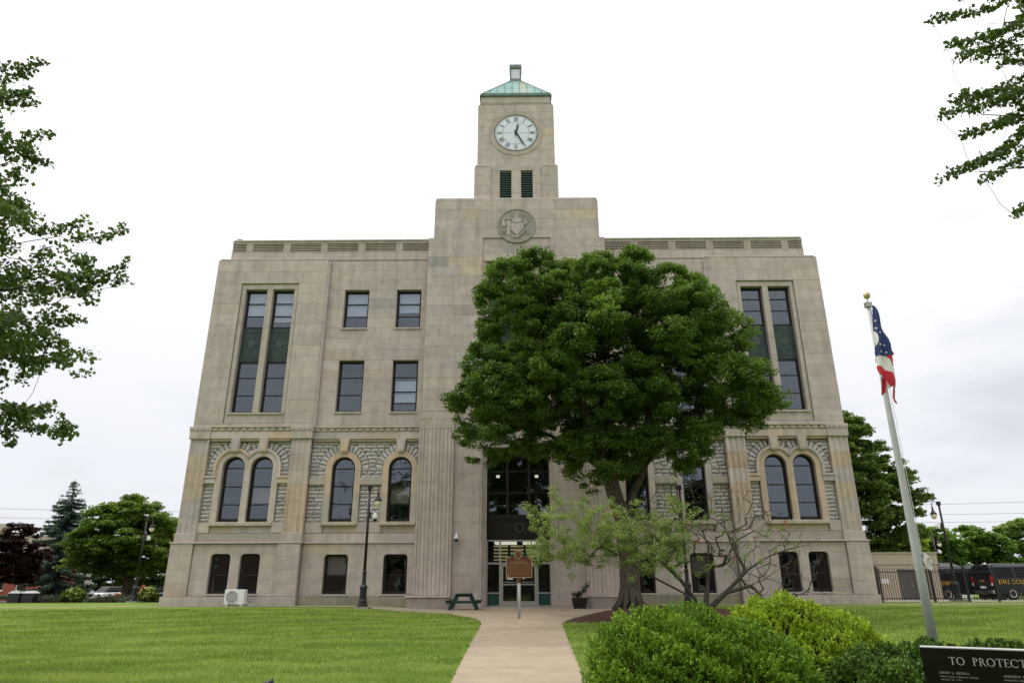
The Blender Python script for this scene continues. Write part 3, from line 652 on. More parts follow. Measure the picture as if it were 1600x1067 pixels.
def rockzone(xa, xb, Y, centers, jamb, R, Rv, cz, midx=None):
    z = 4.88; fl = 0
    while z < ZF - .05:
        z2 = min(z + .212, ZF); zm = (z + z2) / 2; g = .008
        if centers and 0: pass
        cuts = []
        for c in centers:
            if zm < cz: hw = jamb
            elif zm < cz + Rv: hw = math.sqrt(max(Rv ** 2 - max(0, zm - cz) ** 2, 0))
            else: continue
            cuts.append((c - hw, c + hw, z, z2))
        if midx is not None and zm < cz + .6: cuts.append((min(centers), max(centers), z, z2))
        if 6.9 < zm < 7.26: z = z2; continue
        for s0, s1 in subtract(xa, xb, cuts, z, z2):
            x = s0
            while x < s1 - .02:
                x2 = x + RU(.33, .62)
                if s1 - x2 < .2: x2 = s1
                rock(x + g, min(x2, s1) - g, z + g, z2 - g, Y); x = x2
        z = z2
    for c in centers:
        n = 16
        for i in range(n):
            a0, a1 = math.pi * i / n, math.pi * (i + 1) / n; am = (a0 + a1) / 2; r1 = Rv
            if abs(math.cos(am)) < .16: continue
            r1 = min(r1, (ZF - cz) / math.sin(am)) if math.sin(am) > .1 else r1
            if midx is not None and (midx - c) * math.cos(am) > 0: r1 = min(r1, abs(midx - c) / abs(math.cos(am)))
            e = (xb - c) if math.cos(am) > 0 else (c - xa); r1 = min(r1, e / abs(math.cos(am)))
            if r1 > R + .06: wedge(c, cz, R, r1 - .01, a0 + .012, a1 - .012, Y)
for s in (-1, 1):
    a, b = sorted((s * 12.70, s * 17.38)); rockzone(a, b, 38.19, [s * 14.26, s * 15.84], .97, 1.06, 1.5, 7.82, s * 15.05)
    a, b = sorted((s * 5.5, s * 11.65)); rockzone(a, b, 38.37, [s * 9.76, s * 6.58], .99, .98, 1.42, 7.77)
# ---- central mass
for s in (-1, 1):
    def SX(a, b): return (min(s * a, s * b), max(s * a, s * b))
    mb = MB(); mb.box(*SX(2.1, 5.42), 37.92, 38.6, .3, 21.95); HB(mb, 'wall', MORTAR)
    ashlar(*SX(2.1, 5.45), 10.95, 21.95, 37.85, (), bw=1.7, odd=.1)
    ashlar(*SX(2.1, 3.55), .35, 10.95, 37.85, (), bw=1.4, ch=.88)
    # return of the mass toward the wing
    x0, x1 = SX(5.40, 5.46); mb = MB(tintof()); mb.box(x0, x1, 37.88, 38.6, 10.1, 21.95); HB(mb, 'corner_stone', STONE)
    # fluted giant pilaster in drums
    xa, xb = SX(3.56, 5.5); zs = [1.1, 2.55, 4.0, 5.45, 6.9, 8.35, 10.0]
    for za, zb in zip(zs, zs[1:]):
        m = MB(tintof([(.488, .417, .37), (.505, .434, .384)], .0)); V = []; nf = 8; seg = 6; pr = [(xa, 37.6), (xa + .1, 37.6)]
        W = (xb - xa - .2) / nf
        for f in range(nf):
            for i in range(seg + 1):
                u = i / seg; pr.append((xa + .1 + W * (f + .06 + .88 * u), 37.60 + .045 * (1 - math.sin(math.pi * u) ** .6)))
        pr += [(xb - .1, 37.6), (xb, 37.6)]; k = len(pr); g = .005; ztop = zb - g if zb < 10 else zb - .12
        V = [(x, y, za + g) for x, y in pr] + [(x, y, ztop) for x, y in pr]
        Fs = [(i, i + 1, k + i + 1, k + i) for i in range(k - 1)]; V += [(xa, 38.0, za + g), (xb, 38.0, za + g), (xa, 38.0, ztop), (xb, 38.0, ztop)]
        Fs += [(2 * k, 0, k, 2 * k + 2), (k - 1, 2 * k + 1, 2 * k + 3, 2 * k - 1)]; m.add(V, Fs)
        if zb >= 10: m.box(xa, xb, 37.59, 37.9, 9.885, 10.0)
        m.build('fluted_drum', STONE, hall)
    mb = MB(); mb.box(xa + .02, xb - .02, 37.7, 37.95, 1.1, 10.9); HB(mb, 'wall', MORTAR)
    ashlar(xa, xb, 10.01, 10.88, 37.6, (), ch=.9, bw=2.2, th=.3)
    mb = MB(tintof()); mb.box(xa - .01, xb + .01, 37.585, 37.9, 10.88, 10.93); fz = HB(mb, 'frieze_fillet', STONE)
    for q in range(5):
        xx = xa + (xb - xa) * (q + .5) / 5; m2 = MB(tintof()); m2.lathe([(.06, 0), (.055, .03), (.03, .055), (0, .06)], n=8)
        m2.v = [(xx + px, 37.6 - pz, 10.45 + py) for px, py, pz in m2.v]; m2.build('boss', STONE, fz)
    # plinth block
    mb = MB((.36, .315, .28)); mb.cbox(*SX(3.58, 5.72), 36.85, 38.1, .25, 1.0, .02); pb = HB(mb, 'plinth_block', STONE)
    mb = MB((.505, .434, .384)); mb.cbox(*SX(3.52, 5.80), 36.78, 38.1, 1.005, 1.09, .02); mb.build('plinth_cap', STONE, pb)
    # jambs stepping in to the entrance bay and to the tall window above
    for i, (a, b) in enumerate(((1.98, 2.1), (1.86, 1.98), (1.74, 1.86))):
        mb = MB(tintof(PAL, 0)); mb.box(*SX(a, b), 37.88 + .12 * i, 39.3, .35, 8.86 + .0 * i); HB(mb, 'jamb', STONE)
        mb = MB(tintof(PAL, 0)); mb.box(*SX(a, b), 37.98 + .09 * i, 39.3, 11.4, 20.4); HB(mb, 'jamb', STONE)
HB(MB().box(-1.98, 1.98, 38.1, 39.2, 8.86, 11.4), 'wall', MORTAR); ashlar(-2.1, 2.1, 8.87, 11.4, 37.97, (), ch=.65, bw=1.5, th=.2)
HB(MB().box(-2.1, 2.1, 38.05, 39.2, 20.4, 21.95), 'wall', MORTAR); ashlar(-2.1, 2.1, 20.4, 21.95, 37.95, (), ch=.6, bw=1.5, th=.2)
HB(MB().box(-5.1, 5.1, 37.93, 39.4, 21.95, 24.8), 'wall', MORTAR); ashlar(-5.15, 5.15, 21.95, 24.60, 37.87, (), ch=.66, bw=1.55, th=.1, odd=.1)
mb = MB((.505, .434, .384)); mb.cbox(-5.0, 5.0, 37.90, 44.5, 24.61, 24.82, .03); mb.box(-5.12, -5.0, 37.95, 44.5, 24.61, 24.72); mb.box(5.0, 5.12, 37.95, 44.5, 24.61, 24.72); HB(mb, 'coping', STONE)
# seal carved on the parapet (plain generic emblem)
mb = MB((.34, .31, .27)); mb.strip(arc(.02, 22.78, 1.13, 0, 2 * math.pi, 40), arc(.02, 22.78, 1.2, 0, 2 * math.pi, 40), 37.82, 37.9)
mb.poly(arc(.02, 22.78, 1.12, 0, 2 * math.pi, 40)[:-1], 37.858, 37.9)
seal = HB(mb, 'carved_seal', STONE)
def relief(pts, d=.06): MB(tintof(PAL, 0)).poly([(x + .02, z + 22.78) for x, z in pts], 37.858 - d, 37.86).build('relief', STONE, seal)
relief([(-.42, .10), (-.15, .22), (.02, .12), (.2, .22), (.48, .10), (.40, -.2), (.1, -.62), (.02, -.66), (-.1, -.6), (-.38, -.22)], .07)
relief([(-.28, .25), (-.25, .48), (.25, .48), (.28, .25), (.02, .16)], .09)
relief([(-.12, .50), (-.18, .82), (-.02, .72), (.0, .9), (.12, .9), (.12, .5)], .07)
relief([(-.92, .5), (-.42, .5), (-.42, .45), (-.92, .45)]); relief([(-.95, -.02), (-.9, .42), (-.78, .42), (-.7, -.02), (-.82, -.1)]); relief([(-.6, -.65), (-.6, .3), (-.42, .35), (-.42, -.6)], .04)
relief([(.42, .3), (.62, .52), (.58, .2), (.75, .3), (.6, .08), (.45, .1)], .07); relief([(.85, .08), (.9, .1), (.7, -.36), (.64, -.34)])
relief([(-.35, -.22), (.12, -.7), (.5, -.28), (.55, -.34), (.12, -.82), (-.4, -.3)], .09); relief([(-.35, -.72), (-.28, -.82), (.1, -.86), (.12, -.78)], .08)
for q in range(3): relief([(-.95 + q * .03, -.30 - q * .11), (-.66, -.30 - q * .11), (-.66, -.34 - q * .11), (-.93 + q * .03, -.34 - q * .11)], .05); relief([(.6, -.42 - q * .1), (.85 - q * .06, -.42 - q * .1), (.82 - q * .06, -.46 - q * .1), (.6, -.46 - q * .1)], .05)
for q in range(7):
    a = rad(15 + q * 11); relief([(.62 * math.cos(a), .1 + .62 * math.sin(a)), (.98 * math.cos(a - .03), .1 + .9 * math.sin(a - .03)), (.98 * math.cos(a + .03), .1 + .9 * math.sin(a + .03))], .03)
# tall central window behind the tree: three lights, spandrels
mb = MB(); frame_rect(mb, -1.74, 1.74, 11.42, 20.38, .1, 38.4, 38.55)
for x in (-.6, .6): mb.box(x - .06, x + .06, 38.38, 38.55, 11.52, 20.28)
wf = HB(mb, 'window', BRONZE)
for z0, z1 in ((11.52, 14.1), (16.2, 18.4)):
    for x0, x1 in ((-1.64, -.66), (-.54, .54), (.66, 1.64)):
        k = 3
        for q in range(k): za = z0 + (z1 - z0) * q / k; zb = z0 + (z1 - z0) * (q + 1) / k; MB().add([(x0, 38.48, za + .03), (x1, 38.48, za + .03), (x1, 38.48, zb - .03), (x0, 38.48, zb - .03)], [(0, 1, 2, 3)]).build('pane', GLASS, wf)
        if z0 < 12: MB().box(x0, x1, 38.44, 38.52, 14.12, 16.18).build('spandrel_panel', GREENB, wf)
ashlar(-1.64, 1.64, 18.45, 20.28, 38.42, (), ch=.6, bw=1.2, th=.1)
# entrance bay
mb = MB(); frame_rect(mb, -1.74, 1.74, 5.16, 8.74, .1, 38.62, 38.8)
for x in (-.6, .6): mb.box(x - .07, x + .07, 38.60, 38.8, 5.26, 8.64)
for z in (6.42, 7.62): mb.box(-1.64, 1.64, 38.63, 38.78, z - .035, z + .035)
ew = HB(mb, 'window', BRONZE)
for x0, x1 in ((-1.64, -.67), (-.53, .53), (.67, 1.64)):
    for za, zb in ((5.26, 6.385), (6.455, 7.585), (7.655, 8.64)): MB().add([(x0, 38.7, za), (x1, 38.7, za), (x1, 38.7, zb), (x0, 38.7, zb)], [(0, 1, 2, 3)]).build('pane', GLASS, ew)
for x in (-1.15, 1.05): MB().box(x - .1, x + .1, 39.2, 39.3, 7.36, 7.5).build('ceiling_light', LITE, ew)
HB(MB((.2, .15, .12)).box(-1.86, 1.86, 38.3, 39.3, 8.745, 8.86), 'lintel', STONE)
mb = MB(); mb.box(-1.74, 1.74, 38.62, 38.8, 3.93, 5.15); frame_rect(mb, -1.7, 1.7, 4.0, 5.1, .06, 38.57, 38.62); frame_rect(mb, -.85, .85, 4.12, 4.98, .04, 38.59, 38.62)
for x in list(np.arange(-1.55, -.9, .11)) + list(np.arange(.95, 1.6, .11)): mb.box(x, x + .05, 38.58, 38.62, 4.12, 4.98)
for x in np.arange(-.75, .76, .13):
    if abs(x) > .3: mb.box(x, x + .03, 38.60, 38.62, 4.2, 4.9)
esp = HB(mb, 'spandrel_panel', BRONZE)
MB().strip(arc(.06, 4.55, .17, 0, 6.2832, 20), arc(.06, 4.55, .27, 0, 6.2832, 20), 38.55, 38.62).build('wreath', GREENB, esp)
mb = MB()
frame_rect(mb, -1.74, 1.74, .52, 3.92, .07, 38.64, 38.78); mb.box(-1.67, 1.67, 38.64, 38.78, 2.66, 2.75)
for x in (-1.0, 1.0): mb.box(x - .05, x + .05, 38.63, 38.78, .59, 3.85)
for s in (-1, 1): a, b = sorted((s * 1.05, s * 1.67)); mb.box(a, b, 38.65, 38.77, 1.17, 1.24)
ef = HB(mb, 'entrance_frame', ALU)
for x0, x1, z0, z1 in ((-1.67, -1.05, 2.75, 3.85), (-.95, .95, 2.75, 3.85), (1.05, 1.67, 2.75, 3.85), (-1.67, -1.05, 1.24, 2.66), (1.05, 1.67, 1.24, 2.66)):
    MB().add([(x0, 38.71, z0), (x1, 38.71, z0), (x1, 38.71, z1), (x0, 38.71, z1)], [(0, 1, 2, 3)]).build('pane', GLASS2, ef)
for s in (-1, 1): a, b = sorted((s * 1.05, s * 1.67)); MB().box(a, b, 38.69, 38.73, .59, 1.17).build('green_panel', DGREEN, ef)
for s in (-1, 1):
    a, b = sorted((s * .01, s * .94)); mb = MB(); frame_rect(mb, a, b, .6, 2.65, .10, 38.66, 38.72); mb.box(a + .1, b - .1, 38.66, 38.72, .7, .8)
    d = HB(mb, 'door', ALU); MB().add([(a + .1, 38.69, .8), (b - .1, 38.69, .8), (b - .1, 38.69, 2.55), (a + .1, 38.69, 2.55)], [(0, 1, 2, 3)]).build('pane', GLASS2, d)
    MB().box(a + .1, b - .1, 38.58, 38.63, 1.60, 1.66).build('push_bar', ALU, d)
    mb = MB()
    for q in range(7): mb.box(a + .18 + q * .085, a + .235 + q * .085, 38.677, 38.683, 1.72, 1.77)
    mb.build('door_lettering', LETTER, d)
    MB().box(*((a + .3, a + .62) if s < 0 else (a + .2, a + .3)), 38.675, 38.683, 1.88 if s < 0 else 1.9, 1.95 if s < 0 else 2.1).build('notice', WHITE, d)
HB(MB((.42, .37, .30)).box(-1.95, 1.95, 38.2, 39.2, .3, .52), 'threshold', CONC)
mb = MB()     # lit lobby seen through the transom
HB(MB().box(-2.2, 2.2, 42.0, 42.1, .4, 9.0), 'lobby_wall', DARK)
BL2 = emit_mat('blind_glow', (.8, .75, .40), .16)  # slats emit to stand in for daylight through the rear blinds
for q in range(5):
    z = 2.95 + q * .19
    for a, b in ((-1.45, -.62), (-.48, .30), (.44, 1.25)): HB(MB().box(a, b, 41.9, 41.95, z, z + .085), 'glowing_blind_slat', BL2); HB(MB().box(-2.2, 2.2, 38.9, 42, 3.9, 4.1), 'lobby_ceiling', TANBL); HB(MB().box(-2.2, 2.2, 38.9, 42, .4, .5), 'lobby_floor', TANBL)
for q in range(5):
    y = 39.5 + q * .5; HB(MB().box(-1.35, -.1, y, y + .13, 3.82, 3.88), 'ceiling_light', LITE); HB(MB().box(.25, 1.35, y, y + .13, 3.82, 3.88), 'ceiling_light', LITE)
# ---- body of the building behind the front walls, roofs
ashlar_side = MB((.488, .417, .37)); 
mb = MB((.488, .417, .37)); 
for s in (-1, 1):
    a, b = sorted((s * 18.40, s * 17.9)); mb.box(a, b, 38.2, 62, .3, 20.6)
    a, b = sorted((s * 17.8, s * 17.4)); mb.box(a, b, 38.5, 62, 20.5, 22.0)
mb.box(-18.4, 18.4, 61.6, 62, .3, 20.6); HB(mb, 'side_wall', STONE)
HB(MB().box(-17.8, 17.8, 38.65, 61.9, 20.62, 20.8), 'roof', DARK); HB(MB().box(-17.8, 17.8, 39.25, 61.5, 21.55, 21.7), 'roof', DARK); mb = MB(); mb.box(-17.9, -2.3, 41.3, 41.4, .4, 20.6); mb.box(2.3, 17.9, 41.3, 41.4, .4, 20.6); mb.box(-2.3, 2.3, 41.3, 41.4, 9, 20.6); HB(mb, 'inner_wall', DARK)
mb = MB()
for z in (4.2, 10.2, 15.3): mb.box(-17.9, -2.3, 38.7, 41.3, z, z + .3); mb.box(2.3, 17.9, 38.7, 41.3, z, z + .3)
HB(mb, 'floor_slab', DARK)
mb = MB((.488, .417, .37)); mb.box(-5.1, -4.8, 39.4, 44.5, 21.6, 24.61); mb.box(4.8, 5.1, 39.4, 44.5, 21.6, 24.61); mb.box(-5.1, 5.1, 44.2, 44.5, 21.6, 24.61); HB(mb, 'side_wall', STONE)
# ---- tower
TY = 38.62
for s in (-1, 1):
    a, b = sorted((s * 1.67, s * 2.76)); HB(MB().box(a + .05, b - .05, TY + .06, TY + 1.1, 24.8, 27.7), 'wall', MORTAR)
    ashlar(a, b, 24.82, 27.62, TY, (), ch=.72, bw=3, th=.9); mb = MB(tintof()); mb.cbox(a + .06, b - .02, TY + .02, TY + .9, 27.63, 27.80, .05); HB(mb, 'coping_stone', STONE)
    a, b = sorted((s * .32, s * 1.08))
    x0, x1 = a, b; HB(MB().box(x0, x1, TY + .5, TY + .6, 24.8, 27.4), 'louvre_back', BLACKP)
    for q in range(14):
        z = 25.0 + q * .172; mb = MB((.12, .2, .17)); mb.add([(x0, TY + .16, z), (x1, TY + .16, z), (x1, TY + .40, z + .13), (x0, TY + .40, z + .13), (x0, TY + .16, z + .035), (x1, TY + .16, z + .035), (x1, TY + .40, z + .165), (x0, TY + .40, z + .165)], [(0, 1, 5, 4), (4, 5, 6, 7), (3, 2, 1, 0)]); HB(mb, 'louvre_slat', COPPER)
ashlar(-1.67, 1.67, 24.82, 27.78, TY + .12, [(-1.08, -.32, 24.8, 27.4), (.32, 1.08, 24.8, 27.4)], ch=.74, bw=1.1, th=.4)
for a, b in ((-.32, .32), (-1.66, -1.08), (1.08, 1.66)): HB(MB().box(a + .02, b - .02, TY + .2, TY + .8, 24.8, 27.7), 'wall', MORTAR)
mb = MB((.488, .417, .37)); mb.box(-2.74, -2.4, TY + .9, TY + 5.4, 24.8, 27.7); mb.box(2.4, 2.74, TY + .9, TY + 5.4, 24.8, 27.7); mb.box(-2.74, 2.74, TY + 5.1, TY + 5.4, 24.8, 27.7); HB(mb, 'side_wall', STONE)
HB(MB((.488, .417, .37)).box(-2.7, 2.7, TY + .3, TY + 5.3, 27.5, 27.74), 'tower_step', STONE)
TY2 = 38.9
HB(MB((.488, .417, .37)).box(-2.56, 2.56, TY2 + .06, TY2 + 5, 27.7, 32.75), 'side_wall', STONE)
ashlar(-2.6, 2.6, 27.8, 32.78, TY2, (), ch=.62, bw=1.5, th=.1, odd=.05)
mb = MB(tintof()); mb.cbox(-2.5, 2.5, TY2 + .02, TY2 + 4.98, 32.78, 32.98, .08); HB(mb, 'coping', STONE)
ashlar(-2.4, 2.4, 32.99, 33.5, TY2 + .06, (), ch=.6, bw=1.6, th=.1); HB(MB((.488, .417, .37)).box(-2.37, 2.37, TY2 + .12, TY2 + 4.8, 32.95, 33.5), 'side_wall', STONE)
mb = MB((.13, .20, .165)); mb.cbox(-2.5, 2.5, TY2 - .06, TY2 + 5.0, 33.5, 33.62, .02); mb.cbox(-2.44, 2.44, TY2 - .0, TY2 + 4.95, 33.625, 33.80, .03); HB(mb, 'roof_gutter', COPPER)
ax, ay = 0, TY2 + 2.45; e0 = 2.36; e1 = .42; z0, z1 = 33.80, 36.5
mb = MB((.27, .42, .37)); cs0 = [(-e0, -e0), (e0, -e0), (e0, e0), (-e0, e0)]; V = [(ax + x, ay + y, z0) for x, y in cs0] + [(ax + x / e0 * e1, ay + y / e0 * e1, z1) for x, y in cs0]
mb.add(V, [(3, 2, 6, 7), (1, 2, 6, 5), (3, 0, 4, 7)]); mb.add([(0, ay, z1)], [])
nP = 9
for i in range(nP):   # panels of the front slope, each sheet its own tone
    a0, a1 = -1 + 2 * i / nP, -1 + 2 * (i + 1) / nP; A = lambda t, k: (ax + t * (e0 + (e1 - e0) * k), ay - (e0 + (e1 - e0) * k), z0 + (z1 - z0) * k)
    xx0, xx1 = a0 * e0, a1 * e0
    def top(x): k = 1 if abs(x) <= e1 else (e0 - abs(x)) / (e0 - e1); return (x, ay - (e0 + (e1 - e0) * k), z0 + (z1 - z0) * k)
    tone = random.choice([(.27, .42, .38), (.36, .42, .33), (.22, .38, .36), (.33, .44, .36)]); p = [(xx0, ay - e0, z0), (xx1, ay - e0, z0), top(xx1), top(xx0)]
    pm = MB(tone); pm.add(p, [(0, 1, 2, 3)]); HB(pm, 'roof_panel', COPPER)
    if i: t_ = top(xx0); HB(MB((.16, .28, .25)).tube([(xx0, ay - e0 - .02, z0), (t_[0], t_[1] - .02, t_[2])], .03, 4), 'roof_seam', COPPER)
for sx in (-1, 1): HB(MB((.14, .20, .17)).tube([(sx * e0, ay - e0, z0), (sx * e1, ay - e1, z1)], .045, 5), 'roof_ridge', COPPER)
HB(mb, 'roof', COPPER)
mb = MB((.16, .2, .18)); mb.box(-.43, .43, ay - .45, ay + .45, 36.4, 36.72)
for sx in (-.38, .38):
    for sy in (-.38, .38): mb.box(sx - .05, sx + .05, ay + sy - .05, ay + sy + .05, 36.72, 37.75)
mb.box(-.46, .46, ay - .46, ay + .46, 37.7, 38.0); lan = HB(mb, 'lantern', COPPER)
MB().box(-.33, .33, ay - .36, ay - .33, 36.75, 37.65).build('lantern_sky_panel', mat('lantern_sky_panel', (.62, .60, .68), rough=.2), lan)  # pale panel over the opening; the sky's reflection is put into its colour
# clock
cz = 30.45; mb = MB((.43, .37, .315)); mb.strip(arc(0, cz, 1.46, 0, 2 * math.pi, 48), arc(0, cz, 1.80, 0, 2 * math.pi, 48), TY2 - .035, TY2 + .05); mb.strip(arc(0, cz, 1.42, 0, 2 * math.pi, 48), arc(0, cz, 1.46, 0, 2 * math.pi, 48), TY2 - .06, TY2 + .05, (.1, .1, .1)); HB(mb, 'clock_surround', STONE)
cf = HB(MB().poly(arc(0, cz, 1.42, 0, 2 * math.pi, 48)[:-1], TY2 - .02, TY2 + .05), 'clock_face', CLOCKW)
mb = MB(); mb.strip(arc(0, cz, .885, 0, 2 * math.pi, 48), arc(0, cz, .90, 0, 2 * math.pi, 48), TY2 - .026, TY2 - .02)
for a in (0, 1, 2, 3):
    a = a * math.pi / 2; c, s_ = math.cos(a), math.sin(a); mb.poly([(c * r + s_ * t, cz + s_ * r - c * t) for r, t in ((.25, -.008), (.88, -.008), (.88, .008), (.25, .008))], TY2 - .026, TY2 - .02)
mb.build('dial_line', NUM, cf)
mb = MB()
for q in range(60):
    a = q * math.pi / 30; c, s_ = math.cos(a), math.sin(a); t = .014 if q % 5 else .026; mb.poly([(c * r + s_ * k, cz + s_ * r - c * k) for r, k in ((1.30, -t), (1.37, -t), (1.37, t), (1.30, t))], TY2 - .028, TY2 - .02)
mb.build('minute_mark', NUM, cf)
for i, rn in enumerate('I II III IIII V VI VII VIII IX X XI XII'.split()):
    a = math.pi / 2 - (i + 1) * math.pi / 6; wd = {'I': .075, 'V': .15, 'X': .15}; tot = sum(wd[ch] for ch in rn); u = -tot / 2; mb = MB()
    def PT(u_, r): return (math.cos(a) * r + math.sin(a) * u_, cz + math.sin(a) * r - math.cos(a) * u_)
    def stroke(u0, r0, u1, r1, t): mb.poly([PT(u0 - t, r0), PT(u0 + t, r0), PT(u1 + t, r1), PT(u1 - t, r1)], TY2 - .029, TY2 - .02)
    for ch in rn:
        W = wd[ch]; c = u + W / 2
        if ch == 'I': stroke(c, .97, c, 1.24, .021)
        if ch == 'V': stroke(c, .97, c - W * .36, 1.24, .022); stroke(c, .97, c + W * .36, 1.24, .012)
        if ch == 'X': stroke(c - W * .36, .97, c + W * .36, 1.24, .012); stroke(c + W * .36, .97, c - W * .36, 1.24, .022)
        u += W
    stroke(0, .962, 0, .976, tot / 2); stroke(0, 1.234, 0, 1.248, tot / 2)
    mb.build('numeral', NUM, cf)
for ang, ln, wd, nm in ((rad(13), .78, .055, 'hour_hand'), (rad(151), 1.12, .045, 'minute_hand')):
    d = (math.sin(ang), math.cos(ang)); p = (d[1], -d[0]); mb = MB(); Y = TY2 - (.10 if nm == 'minute_hand' else .07)
    mb.poly([(d[0] * r + p[0] * t, cz + d[1] * r + p[1] * t) for r, t in ((-.2, -wd * .8), (.1, -wd * 1.3), (ln * .8, -wd), (ln, 0), (ln * .8, wd), (.1, wd * 1.3), (-.2, wd * .8))], Y, Y + .02); mb.build(nm, BLACKP, cf)
MB().poly(arc(0, cz, .09, 0, 2 * math.pi, 14)[:-1], TY2 - .12, TY2 - .02).build('hub', BLACKP, cf)
# ---- write the stones: the largest 300 as parts of their own, the rest joined
def flush(lst, name, rest, m):
    lst.sort(key=lambda t: -t[0])
    for _, b in lst[:298]: b.build(name, m, hall)
    if len(lst) > 298:
        r = MB()
        for _, b in lst[298:]:
            o = len(r.v); r.v += b.v; r.f += [tuple(i + o for i in f) for f in b.f]; r.t += b.t
        r.build(rest, m, hall, kind='stuff')
print('stones', len(STONES), 'rocks', len(ROCKS))
flush(STONES, 'stone_block', 'stone_blocks', STONE); flush(ROCKS, 'rock_faced_stone', 'rock_faced_stones', ROUGH)

# ================================================================== VEGETATION
def leaf_arrays(P, D, Nn, size, width, fold=.12):
    """two-triangle folded leaves: base, right, tip, left"""
    D = D / np.linalg.norm(D, axis=1, keepdims=True); S = np.cross(D, Nn); S /= np.linalg.norm(S, axis=1, keepdims=True) + 1e-9; Nn = np.cross(S, D)
    s = size[:, None]; V = np.empty((len(P), 4, 3)); V[:, 0] = P - D * s * .5; V[:, 2] = P + D * s * .5
    V[:, 1] = P + S * s * width * .5 + Nn * s * fold; V[:, 3] = P - S * s * width * .5 + Nn * s * fold
    return V.reshape(-1, 3), np.arange(len(P) * 4).reshape(-1, 4)
def leaves(name, P, m, parent, size=.12, width=.85, c0=(.04, .09, .015), c1=(.08, .15, .03), droop=.4, up=1.0, lobe=None, D=None):
    n = len(P); a = rng.random(n) * 6.283
    if D is None: D = np.stack([np.cos(a), np.sin(a), -droop * rng.random(n) * 1.6], 1)
    Nn = rng.normal(0, .45, (n, 3)) + np.array([0, 0, up]); sz = size * (.65 + .7 * rng.random(n))
    V, Fq = leaf_arrays(P, D, Nn, sz, width)
    k = rng.random((n, 1))
    if lobe is not None: k = .38 * k + .62 * lobe[:, None]
    col = np.array(c0) * (1 - k) + np.array(c1) * k; col *= .85 + .3 * rng.random((n, 1))
    return np_mesh(name, V, Fq, col, m, parent)
def skeleton(trunk, targets, r0, tip=.008, kz=.8, wig=.12, expo=.42, seed=1, nseg=4, zfrac=.55):
    """trunk: list of polylines (first starts at the ground, the others start on an earlier one); branches grow to the targets"""
    rs = np.random.default_rng(seed); pos = []; par = []
    def addn(p, q): pos.append(np.array(p, float)); par.append(q); return len(pos) - 1
    for line in trunk:
        j = -1
        if pos: j = int(np.argmin([np.linalg.norm(q - np.array(line[0])) for q in pos]))
        for k, p in enumerate(line):
            if k == 0 and j >= 0: continue
            if j >= 0:
                a = pos[j]; nsub = max(1, int(np.linalg.norm(np.array(p) - a) / .5))
                for q in range(1, nsub): j = addn(a + (np.array(p) - a) * q / nsub + rs.normal(0, .02, 3), j)
            j = addn(p, j)
    T = np.array(targets); base = np.array(trunk[0][-1]); order = np.argsort(np.linalg.norm(T - base, axis=1)); minz = trunk[0][-1][2] * zfrac
    for i in order:
        t = T[i]; Pn = np.array(pos); d = np.linalg.norm(Pn - t, axis=1); cost = d + kz * np.maximum(0, Pn[:, 2] - t[2] + .15 * d) + np.where(Pn[:, 2] < minz, 50, 0)
        j = int(np.argmin(cost)); a = pos[j].copy(); L_ = np.linalg.norm(t - a); j0 = j
        for k in range(1, nseg + 1):
            u = k / nseg; p = a + (t - a) * u; p[2] += -.10 * L_ * math.sin(math.pi * u) * (1 if t[2] > a[2] else -1)
            if k < nseg: p += rs.normal(0, wig * L_ / nseg, 3)
            j = addn(p, j)
    n = len(pos); cnt = np.zeros(n); haschild = np.zeros(n, bool)
    for i in range(n):
        if par[i] >= 0: haschild[par[i]] = True
    for i in range(n - 1, -1, -1):
        if not haschild[i]: cnt[i] = 1
        if par[i] >= 0: cnt[par[i]] += cnt[i]
    r = tip * cnt ** expo; r = r * (r0 / r[0]) ** (np.log(cnt + .01) / np.log(cnt[0])).clip(0, 1)
    return np.array(pos), par, r
def skel_mesh(name, sk, m, parent, n=6, flare=None):
    pos, par, r = sk; ids = [i for i in range(len(pos)) if par[i] >= 0]; A = pos[[par[i] for i in ids]]; B = pos[ids]
    ra = np.array([min(r[par[i]], r[i] * 1.35) for i in ids]); rb = r[ids]; V = []; 
    d = B - A; d /= np.linalg.norm(d, axis=1, keepdims=True) + 1e-9; up = np.where(np.abs(d[:, 2:3]) > .9, np.array([[1., 0, 0]]), np.array([[0, 0, 1.]]))
    s = np.cross(d, up); s /= np.linalg.norm(s, axis=1, keepdims=True); t = np.cross(d, s); out = np.empty((len(ids), 2 * n, 3))
    for k in range(n):
        c, q = math.cos(2 * math.pi * k / n), math.sin(2 * math.pi * k / n)
        out[:, k] = A - d * ra[:, None] * .3 + (s * c + t * q) * ra[:, None]; out[:, n + k] = B + d * rb[:, None] * .3 + (s * c + t * q) * rb[:, None]
    F0 = np.array([(k, (k + 1) % n, n + (k + 1) % n, n + k) for k in range(n)]); Fq = (F0[None] + (np.arange(len(ids)) * 2 * n)[:, None, None]).reshape(-1, 4)
    o = np_mesh(name, out.reshape(-1, 3), Fq, np.full((len(Fq), 3), .1), m, parent); o.data.polygons.foreach_set('use_smooth', [True] * len(Fq)); return o
def edge_dist(P, poly):
    d = np.full(len(P), 1e9); poly = np.array(poly, float)
    for i in range(len(poly)):
        a, b = poly[i], poly[(i + 1) % len(poly)]; ab = b - a; t = np.clip(((P - a) @ ab) / (ab @ ab), 0, 1); d = np.minimum(d, np.linalg.norm(P - (a + t[:, None] * ab), axis=1))
    return d
